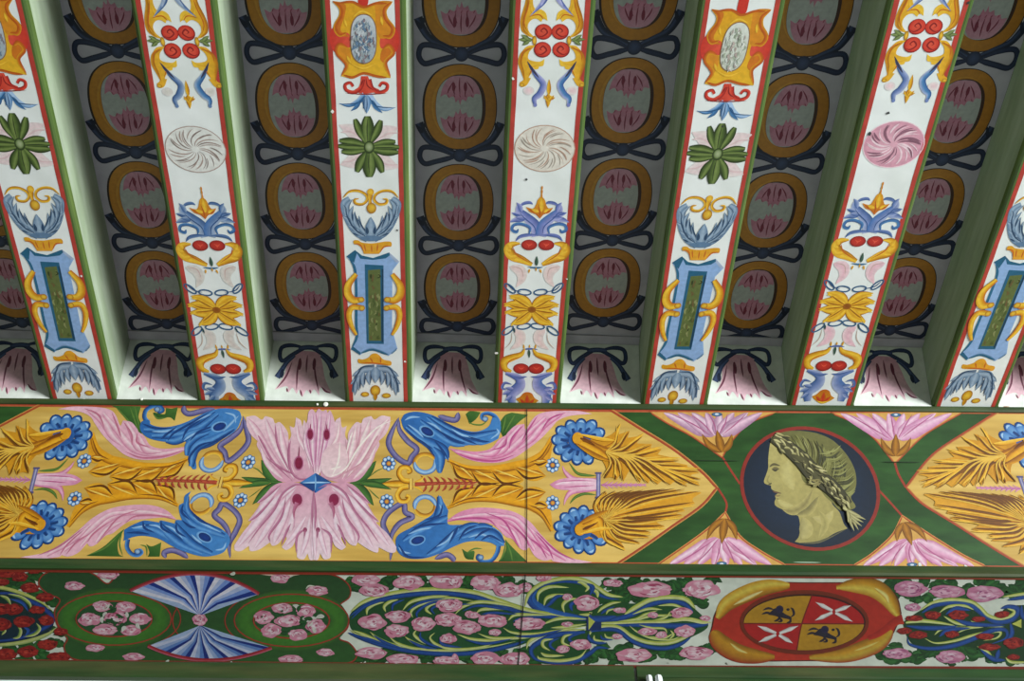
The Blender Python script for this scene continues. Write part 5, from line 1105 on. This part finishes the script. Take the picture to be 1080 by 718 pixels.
# red rose corner at the far left
a = f2(a0, 0.0009)
a.fill([(-420, 300), (-300, 160), (-100, 122), (60, 140), (200, 190), (300, 260), (342, 340), (300, 420), (180, 470), (0, 500), (-200, 490), (-380, 400)], '10361c', col2='0e2c44', d=(0, 1))
a.brush([(-380, 200), (-150, 128), (0, 130), (120, 160), (250, 215), (330, 275)], 24, ['b8c060', 'd8d878', '7c9c48']); a.brush([(-380, 225), (0, 165), (150, 200), (260, 250), (335, 330), (250, 400), (60, 460), (-300, 470)], 30, ['14306c', '2450a0', '14306c'])
a.brush([(-300, 500), (0, 492), (170, 470), (300, 425), (362, 378)], 26, ['b8c060', 'c8d088', '7c9c48'])
for P in ([(50, 170), (130, 190), (185, 230), (195, 272)], [(0, 180), (45, 200), (70, 240)], [(110, 372), (130, 400), (118, 440), (80, 450)], [(230, 355), (250, 390), (215, 425), (150, 440)], [(-10, 400), (30, 400), (10, 430)]): a.brush(P, 22, ['e2e2a0', 'a8bc58', '3a6a3c'])
for P in ([(60, 200), (140, 225), (180, 280)], [(150, 380), (180, 400), (160, 440)]): a.brush(P, 20, ['1c4590', '2c60b0'])
a.done('painted_scrollwork', FR2, 'blue and yellow feather scroll')
for x, y, rx, ry in ((45, 40, 75, 32), (125, 62, 55, 32), (8, 95, 50, 24), (215, 22, 46, 22), (190, 132, 62, 32), (285, 192, 58, 26), (385, 408, 46, 24), (300, 490, 66, 34), (180, 535, 66, 36), (40, 552, 72, 38), (375, 565, 70, 30), (20, 265, 62, 36), (88, 268, 58, 34), (10, 362, 66, 36), (150, 345, 66, 38), (292, 338, 46, 34), (235, 272, 52, 26)): rose(a0, x, y, rx, ry, 'r', .003)
# big feathered ellipse
YLW, YLL, BL1, BL2, BL3 = 'c8ce5c', 'dfe4a4', '123a78', '2458a8', '1c6a8c'
a = f2(c0, 0.0010)
a.fill([(288, 350, 1), (300, 290), (380, 225), (520, 175), (700, 145), (900, 138), (1077, 160), (1200, 200), (1380, 260), (1560, 300), (1790, 330, 1), (1800, 370, 1), (1560, 420), (1350, 500), (1150, 540), (950, 555), (760, 548), (560, 510), (400, 450), (310, 400)], '1c4a22', col2='1f5a30', d=(0, 1))
a.done('painted_leaf_ground', FR2, 'dark green ground of the long feather oval')
a = f2(c0, 0.0018)
def yb(P, wd=22, prof='taper'): a.brush(P, wd, ['8fa84c', YLW, YLL, '9cb45c'], prof)
def bb(P, wd=22, prof='taper'): a.brush(P, wd, [BL1, BL2, BL1], prof)
yb([(296, 285), (380, 220), (520, 175), (700, 148), (900, 142), (1077, 160), (1200, 200), (1330, 245), (1470, 285), (1640, 310), (1795, 325)], 30, 'soft')
bb([(290, 312), (400, 238), (540, 196), (700, 172), (880, 165), (1077, 188), (1220, 235), (1380, 290), (1560, 315), (1790, 335)], 30, 'soft')
for P in ([(400, 305), (405, 265), (450, 235), (510, 222)], [(520, 285), (510, 250), (545, 220), (600, 205)], [(625, 275), (680, 220), (800, 190), (920, 182)], [(690, 320), (680, 280), (740, 235), (900, 195), (1077, 215)], [(810, 300), (775, 270), (800, 240), (850, 228)], [(955, 300), (1010, 250), (1110, 220), (1260, 235), (1390, 268)], [(1090, 290), (1130, 268), (1240, 262), (1330, 275)], [(1290, 340), (1330, 305), (1400, 300), (1560, 305)], [(1500, 365), (1620, 325), (1790, 330)]): yb(P)
for P in ([(300, 330), (390, 250), (520, 205)], [(560, 280), (570, 235), (640, 205)], [(650, 280), (740, 225), (900, 195)], [(720, 325), (720, 285), (800, 230), (960, 200)], [(830, 300), (810, 265), (880, 240), (1077, 235)], [(1000, 280), (1100, 245), (1250, 262), (1400, 290)], [(1320, 345), (1380, 325), (1520, 318)], [(1120, 300), (1200, 290), (1350, 300)]): bb(P, 18)
yb([(290, 395), (340, 425), (450, 460), (620, 500), (800, 525), (1000, 525), (1200, 500), (1340, 470)], 18)
bb([(282, 415), (370, 450), (520, 500), (700, 535), (900, 550), (1100, 540), (1280, 505), (1400, 470)], 28, 'soft')
for P in ([(310, 400), (380, 425), (470, 465), (560, 485)], [(420, 410), (470, 450), (560, 490), (640, 505)], [(540, 440), (600, 485), (700, 515), (790, 515)], [(640, 440), (700, 480), (780, 505)], [(715, 395), (700, 430), (760, 475), (850, 500)], [(830, 415), (800, 450), (850, 495), (960, 520), (1100, 510), (1220, 480)], [(970, 425), (1060, 455), (1180, 465), (1290, 465)], [(1100, 420), (1200, 450), (1400, 445), (1560, 415)], [(1260, 385), (1320, 415), (1450, 425), (1620, 400), (1790, 372)], [(1560, 385), (1660, 378), (1790, 360)]): yb(P, 20)
for P in ([(330, 440), (420, 460), (540, 500)], [(440, 430), (520, 480), (640, 520)], [(660, 460), (740, 500), (850, 520)], [(740, 410), (740, 450), (800, 490), (880, 515)], [(860, 440), (880, 490), (1000, 510)], [(1020, 460), (1150, 485), (1320, 455)], [(1330, 440), (1480, 435), (1640, 395)]): bb(P, 20)
a.done('painted_scrollwork', FR2, 'blue and yellow feathers of the long oval')
# scrolls right of the oval, in frame d and e
a = f2(d0, 0.0016)
a.fill([(470, 180), (520, 120), (620, 80), (740, 72), (860, 110), (950, 170), (1050, 190), (900, 240), (850, 320), (700, 330), (560, 290)], '1f5428')
a.fill([(470, 540), (520, 470), (640, 410), (830, 400), (860, 470), (800, 560), (640, 610), (520, 600)], '1f5428')
bb([(850, 330), (740, 315), (600, 290), (510, 250), (470, 200), (500, 140), (580, 105), (680, 95)], 62, 'tail')
a.brush([(840, 325), (740, 308), (620, 280), (530, 240), (495, 195), (520, 145)], 30, ['2f6fc0', '1f56a4'], 'taper')
yb([(440, 250), (470, 165), (560, 100), (700, 70), (820, 85), (900, 130), (970, 175), (1060, 190)], 26, 'soft'); bb([(560, 112), (700, 92), (820, 110), (880, 160), (960, 195), (1040, 205)], 24)
for P in ([(520, 220), (530, 160), (600, 125), (720, 130)], [(560, 245), (575, 200), (620, 180), (690, 172)], [(690, 290), (680, 240), (720, 205), (780, 200)], [(780, 300), (860, 300), (845, 285)], [(820, 158), (838, 130), (800, 100), (770, 98)], [(900, 195), (895, 160), (860, 140)]): yb(P, 24)
for P in ([(560, 260), (600, 230), (640, 190), (690, 180)], [(740, 280), (730, 240), (770, 215)], [(850, 180), (870, 130), (830, 105)]): bb(P, 26)
yb([(450, 520), (470, 470), (560, 425), (700, 405), (830, 392)], 26); bb([(820, 412), (660, 425), (540, 470), (480, 520), (500, 575), (560, 600)], 44, 'tail')
bb([(520, 590), (640, 608), (760, 595), (850, 545), (900, 510), (975, 515)], 30); yb([(520, 560), (540, 580), (660, 592), (780, 570), (830, 520)], 22)
for P in ([(600, 530), (555, 500), (560, 465), (620, 455)], [(540, 540), (580, 560), (690, 560)], [(730, 500), (680, 480), (690, 440), (740, 425)]): yb(P, 22)
for P in ([(640, 530), (600, 500), (610, 470), (660, 450)], [(760, 480), (720, 460), (740, 435), (800, 420)]): bb(P, 20)
a.done('painted_scrollwork', FR2, 'large blue and yellow scroll')
a = f2(e0, 0.0024)
a.fill([(130, 330), (170, 260), (260, 225), (420, 230), (560, 200), (700, 200), (790, 260), (880, 370), (760, 450), (620, 510), (470, 490), (340, 420), (180, 470), (120, 420)], '1f5428')
bb([(118, 345), (200, 340), (320, 325), (420, 290), (520, 235), (640, 215), (730, 235), (785, 285)], 32, 'soft'); yb([(350, 300), (420, 255), (520, 205), (640, 190), (740, 205), (800, 265)], 30, 'soft')
bb([(130, 300), (150, 330), (220, 330), (300, 310)], 50); yb([(180, 290), (210, 260), (270, 230), (330, 222)], 20); bb([(200, 300), (230, 275), (290, 250)], 20); yb([(235, 300), (250, 275), (300, 262)], 14)
for P in ([(200, 355), (380, 350), (440, 330), (520, 310), (640, 305), (680, 300)], [(300, 345), (420, 330), (480, 300), (560, 275)], [(460, 350), (560, 335), (620, 310), (640, 280)], [(560, 245), (660, 240), (740, 270)], [(400, 300), (500, 265), (590, 270)]): yb(P, 18)
yb([(200, 355), (400, 352), (600, 345), (720, 325), (820, 345), (900, 352)], 34, 'tail'); bb([(210, 370), (430, 368), (620, 372), (760, 372), (850, 365), (880, 360)], 34)
a.brush([(640, 348), (740, 330), (840, 348), (890, 352)], 26, [YLW, YLL])
yb([(130, 430), (150, 395), (230, 375), (320, 385), (400, 440), (500, 475), (620, 480), (720, 450), (790, 410)], 26, 'soft'); bb([(130, 410), (220, 395), (310, 402), (390, 462), (480, 500), (600, 515), (700, 490), (770, 445)], 26, 'soft')
bb([(125, 420), (130, 455), (180, 478), (240, 482)], 26); yb([(160, 430), (165, 460), (230, 470)], 16); bb([(200, 430), (215, 455), (280, 460)], 16); yb([(225, 420), (240, 445), (300, 452)], 14)
for P in ([(380, 370), (430, 410), (520, 450), (640, 460), (700, 440)], [(440, 365), (520, 385), (600, 390), (620, 420)], [(500, 440), (600, 448), (660, 420)], [(640, 400), (660, 430), (630, 460)]): yb(P, 15)
a.fill([(112, 318), (120, 312), (165, 345), (125, 402), (114, 395)], YLW, False); a.fill([(165, 345), (205, 350), (205, 400), (120, 405)], '17346c', False); a.brush([(117, 312), (118, 402)], 12, '17346c', 'flat')
a.done('painted_scrollwork', FR2, 'blue and yellow trident scroll by the shield')
# roses on white and in scrolls
for fr, L in ((c0, [(395, 82, 88, 40), (448, 150, 95, 42), (668, 98, 95, 48), (898, 92, 100, 46), (436, 352, 84, 50), (598, 312, 80, 38), (588, 405, 80, 42), (760, 360, 78, 46), (918, 245, 84, 40), (908, 335, 80, 44), (1036, 382, 86, 42), (914, 455, 54, 34), (432, 545, 98, 36), (628, 585, 95, 38), (898, 595, 82, 32), (1070, 305, 44, 22)]),
               (d0, [(0, 92, 46, 44), (188, 100, 95, 50), (342, 148, 98, 46), (5, 240, 40, 34), (234, 340, 92, 44), (10, 335, 36, 30), (250, 415, 40, 20), (470, 360, 104, 42), (92, 300, 30, 24), (708, 362, 34, 16), (188, 580, 92, 42), (378, 582, 92, 44), (0, 590, 24, 40), (560, 70, 50, 22), (832, 230, 78, 48), (708, 190, 30, 22), (795, 490, 66, 34), (680, 520, 44, 24), (1010, 105, 50, 22), (1040, 275, 40, 18), (440, 130, 42, 30)]),
               (e0, [(515, 145, 135, 52), (832, 142, 118, 58), (708, 290, 68, 34), (730, 410, 66, 38), (495, 410, 60, 24), (585, 430, 36, 22), (530, 305, 34, 18), (410, 558, 110, 44), (800, 545, 106, 42), (305, 440, 34, 16), (860, 325, 34, 18), (270, 102, 54, 22)])):
    for x, y, rx, ry in L: rose(fr, x, y, rx, ry, 'p', .0044)
for x, y, rx, ry, k in ((360, 138, 104, 48, 'd'), (588, 158, 112, 40, 'd'), (825, 168, 112, 52, 'd'), (375, 255, 50, 26, 'd'), (275, 548, 92, 34, 'd'), (610, 568, 92, 44, 'd')): rose(h0, x, y, rx, ry, k, .0034)
# scrollwork at the right end
a = f2(h0, 0.0016)
a.fill([(310, 350, 1), (430, 270), (560, 215), (700, 210), (800, 260), (900, 320), (960, 260), (1060, 240), (1300, 260), (1300, 600), (960, 590), (860, 540), (700, 500), (560, 520), (400, 500), (340, 440)], '14401f')
bb([(430, 290), (520, 240), (640, 222), (740, 240), (810, 290), (900, 345), (1000, 330), (1040, 270), (980, 250), (930, 262)], 34, 'soft'); yb([(420, 275), (500, 225), (620, 205), (740, 218), (800, 255), (850, 305), (920, 325), (990, 310), (1015, 280), (970, 262)], 22, 'soft')
for P in ([(540, 290), (600, 250), (700, 245), (760, 270)], [(570, 310), (640, 350), (720, 370)], [(740, 340), (800, 365), (950, 378)], [(510, 430), (560, 390), (660, 385), (720, 378)], [(450, 450), (520, 480), (640, 465), (760, 430), (900, 405), (930, 420), (900, 450), (820, 465)], [(660, 415), (720, 385), (820, 380)], [(960, 570), (1000, 600), (1120, 600)], [(780, 500), (850, 540), (880, 590)]): yb(P, 20)
for P in ([(580, 300), (650, 262), (740, 275)], [(640, 330), (740, 360), (960, 372)], [(540, 440), (600, 400), (740, 385)], [(340, 440), (360, 490), (480, 515), (620, 500), (740, 460), (880, 400), (960, 400), (960, 450), (860, 490)], [(990, 350), (1000, 420), (960, 480)], [(1060, 240), (1077, 320), (1200, 340)], [(800, 520), (880, 580), (960, 590)], [(920, 520), (900, 590)]): bb(P, 30)
yb([(330, 352), (420, 340), (540, 352), (640, 370)], 32, 'tail'); bb([(330, 372), (440, 385), (560, 385), (660, 372)], 30)
a.fill([(1060, 330), (1000, 360), (1060, 385)], YLW, False); yb([(940, 190), (1040, 175), (1200, 150)], 20); bb([(970, 210), (1060, 195), (1200, 180)], 24)
a.done('painted_scrollwork', FR2, 'blue and yellow scroll at the right end')
for x, y, rx, ry in ((385, 325, 58, 20), (500, 305, 52, 26), (660, 305, 62, 30), (790, 330, 44, 18), (320, 405, 44, 22), (410, 430, 56, 24), (620, 425, 46, 22), (830, 440, 58, 22), (938, 300, 46, 22), (860, 505, 66, 22), (1010, 480, 66, 34), (1010, 570, 40, 18)): rose(h0, x, y, rx, ry, 'r', .0034)
# shield cartouche
a = f2(g0, 0.0016)
def eg(x): return x
a.fill([(45, 438, 1), (62, 380), (80, 300), (130, 215), (210, 150), (320, 110), (460, 94), (640, 96), (800, 96), (960, 96), (1100, 102), (1190, 140), (1240, 200), (1262, 292, 1), (1235, 370), (1190, 450), (1110, 520), (1000, 570), (880, 592), (640, 594), (400, 596), (260, 588), (150, 545), (80, 490)], '5c2416')
a.fill([(52, 436, 1), (70, 375), (88, 300), (138, 220), (215, 156), (322, 116), (460, 100), (640, 102), (800, 102), (960, 102), (1095, 108), (1182, 146), (1232, 204), (1254, 292, 1), (1227, 368), (1182, 446), (1104, 514), (998, 564), (880, 586), (640, 588), (400, 590), (262, 582), (156, 540), (88, 487)], 'b02a1c', col2='c03420', d=(0, 1))
Y1, Y2, Y3 = '8a5a10', 'cc9420', 'e0c850'
a.brush([(100, 325), (160, 235), (290, 165), (420, 125), (555, 118)], 108, [Y2, Y3, Y2, Y1], lambda t: max(.06, math.sin(3.1*t))**.45); a.brush([(200, 240), (290, 195), (390, 150)], 30, [Y2, 'ece8a0', Y2])
a.brush([(66, 405), (120, 480), (220, 540), (340, 565), (460, 570)], 120, [Y1, Y2, 'b87c1c', 'a02a1c'], lambda t: max(.06, math.sin(3.1*t**.7))**.5); a.brush([(180, 480), (230, 520), (290, 545)], 24, [Y2, 'e4dc88', Y2])
a.brush([(850, 130), (960, 118), (1080, 132), (1170, 195), (1240, 310)], 118, ['b87c1c', Y3, Y2, Y1][::-1], lambda t: max(.06, math.sin(3.1*t**1.2))**.5); a.brush([(1090, 130), (1160, 180), (1180, 230)], 34, [Y2, 'e8e48c', Y2])
a.brush([(1200, 400), (1120, 475), (1010, 525), (880, 560), (680, 572)], 112, [Y1, Y2, 'c8a838', 'a83a1c'][::-1], lambda t: max(.06, math.sin(3.1*t**.8))**.5); a.brush([(1120, 470), (1040, 505), (960, 530)], 22, [Y2, 'dcd070', Y2])
a.brush([(1270, 330), (1225, 345), (1120, 420), (1050, 450)], 70, ['c03420', 'b02a1c', 'a02418'], lambda t: .9-.5*t)
a.done('shield_frame', FR2, 'red and gold scrolled frame of the shield')
a = f2(g0, 0.0032)
a.disc(648, 350, 408, 204, '4a1c10', '7a2c14', 44); a.disc(648, 350, 386, 178, '3a140c', None, 44)
import math as _m
def arcp(t0, t1, n=12): return [(645+380*_m.cos(_m.radians(t0+(t1-t0)*j/n)), 355+172*_m.sin(_m.radians(t0+(t1-t0)*j/n))) for j in range(n+1)]
GY, RR_ = 'b8891c', 'b41c1c'
a.fill([(632, 358), (694, 180)]+[(p[0], p[1]) for p in arcp(-83, -180)]+[(268, 358)], GY, False)
a.fill([(632, 358), (694, 180)]+arcp(-82, -2)+[(1022, 358)], RR_, False)
a.fill([(632, 358), (262, 358)]+arcp(178, 97)+[(600, 524)], RR_, False)
a.fill([(632, 360), (1018, 360)]+arcp(4, 96)[:]+[(602, 522)], GY, False)
a.brush([(266, 358), (640, 359), (1020, 360)], 8, '7c1c14', 'flat'); a.brush([(696, 178), (632, 358), (600, 524)], 8, '7c1c14', 'flat')
a.done('shield', FR2, 'quartered red and gold shield')
a = f2(g0, 0.0042)
for cx_, cy_ in ((834, 284), (480, 425)):
    for dx, dy in ((-115, -60), (108, -40), (-120, 55), (118, 62)) if cx_ > 700 else ((-128, -52), (130, -52), (-122, 52), (95, 58)):
        a.leaves([(cx_+dx*.08, cy_+dy*.1, cx_+dx, cy_+dy, 34, 0)], ['a8a0a0', 'efece6', 'd8d2cc'], lambda t: .5+.5*t if t < .6 else 2*(1-t))
a.done('shield_star', FR2, 'white four-pointed stars')
for dx, dy, lab in ((0, 0, 'small dark lion on gold'), (285, 128, 'small dark lion on gold')):
    a = f2(g0, 0.0042); s_ = lambda P: [(p[0]+dx, p[1]+dy) for p in P]; DK = '232030'
    a.fill(s_([(440, 280), (465, 262), (500, 280), (530, 300), (560, 315), (565, 332), (520, 325), (490, 318), (455, 308), (420, 300)]), DK); a.disc(492+dx, 268+dy, 24, 24, '1a1a3c', '2a2440')
    for P in ([(455, 270), (420, 262), (385, 275)], [(440, 295), (410, 290), (378, 300)], [(500, 310), (480, 335), (455, 345)], [(555, 320), (560, 345), (535, 355)], [(480, 312), (505, 340), (480, 348)], [(560, 320), (582, 300), (575, 270), (560, 258)]): a.brush(s_(P), 14, DK)
    a.disc(545+dx, 270+dy, 10, 8, DK); a.done('shield_lion', FR2, lab)
# borders, joint and white ledge lines
a = Art(T2, S2, 0.0052)
a.brush([(-60, 601.5), (300, 605), (640, 607.2), (1140, 611)], 2.6, ['8e2c20', 'a8402a'], 'flat'); a.brush([(-60, 696.5), (300, 700), (640, 703.2), (1140, 705.2)], 3.2, ['9c3a26', '7c2a1c'], 'flat')
a.done('red_border', FR2)
a = Art(T2, S2, 0.010, 0); a.brush([(554, 607), (551, 650), (546.5, 703)], 1.1, '15120f', 'flat'); a.done('board_joint', FR2, 'dark joint between two boards')
for x, y, r in ((246, 606, .008), (177, 698, .005), (244, 699, .003), (768, 700, .004), (706, 699.5, .003)):
    u = T2((x, y)); chip(FR2, S2, u[0], u[1], r, 'd8dccc', l=.008)
# nail heads on the mouldings
def nail(x, y, r, par, S, T, h):
    u = T((x, y)); vs = []; fs = []; n = 12
    for k, (q, hh) in enumerate(((1, 0), (.9, .0025), (.5, .004))):
        for j in range(n): t = 2*math.pi*j/n; vs.append(S((u[0]+r*q*math.cos(t), u[1]+r*q*math.sin(t)), h+hh))
    for k in range(2):
        for j in range(n): fs.append((k*n+j, k*n+(j+1) % n, (k+1)*n+(j+1) % n, (k+1)*n+j))
    fs.append(tuple(range(2*n, 3*n))); return mesh('nail_head', vs, fs, M_NAIL, par)
nail(343.8, 427.4, .0085, RA, S1, T1, .007)
nail(335, 427.6, .004, RA, S1, T1, .007); nail(150, 422, .005, RA, S1, T1, .007)
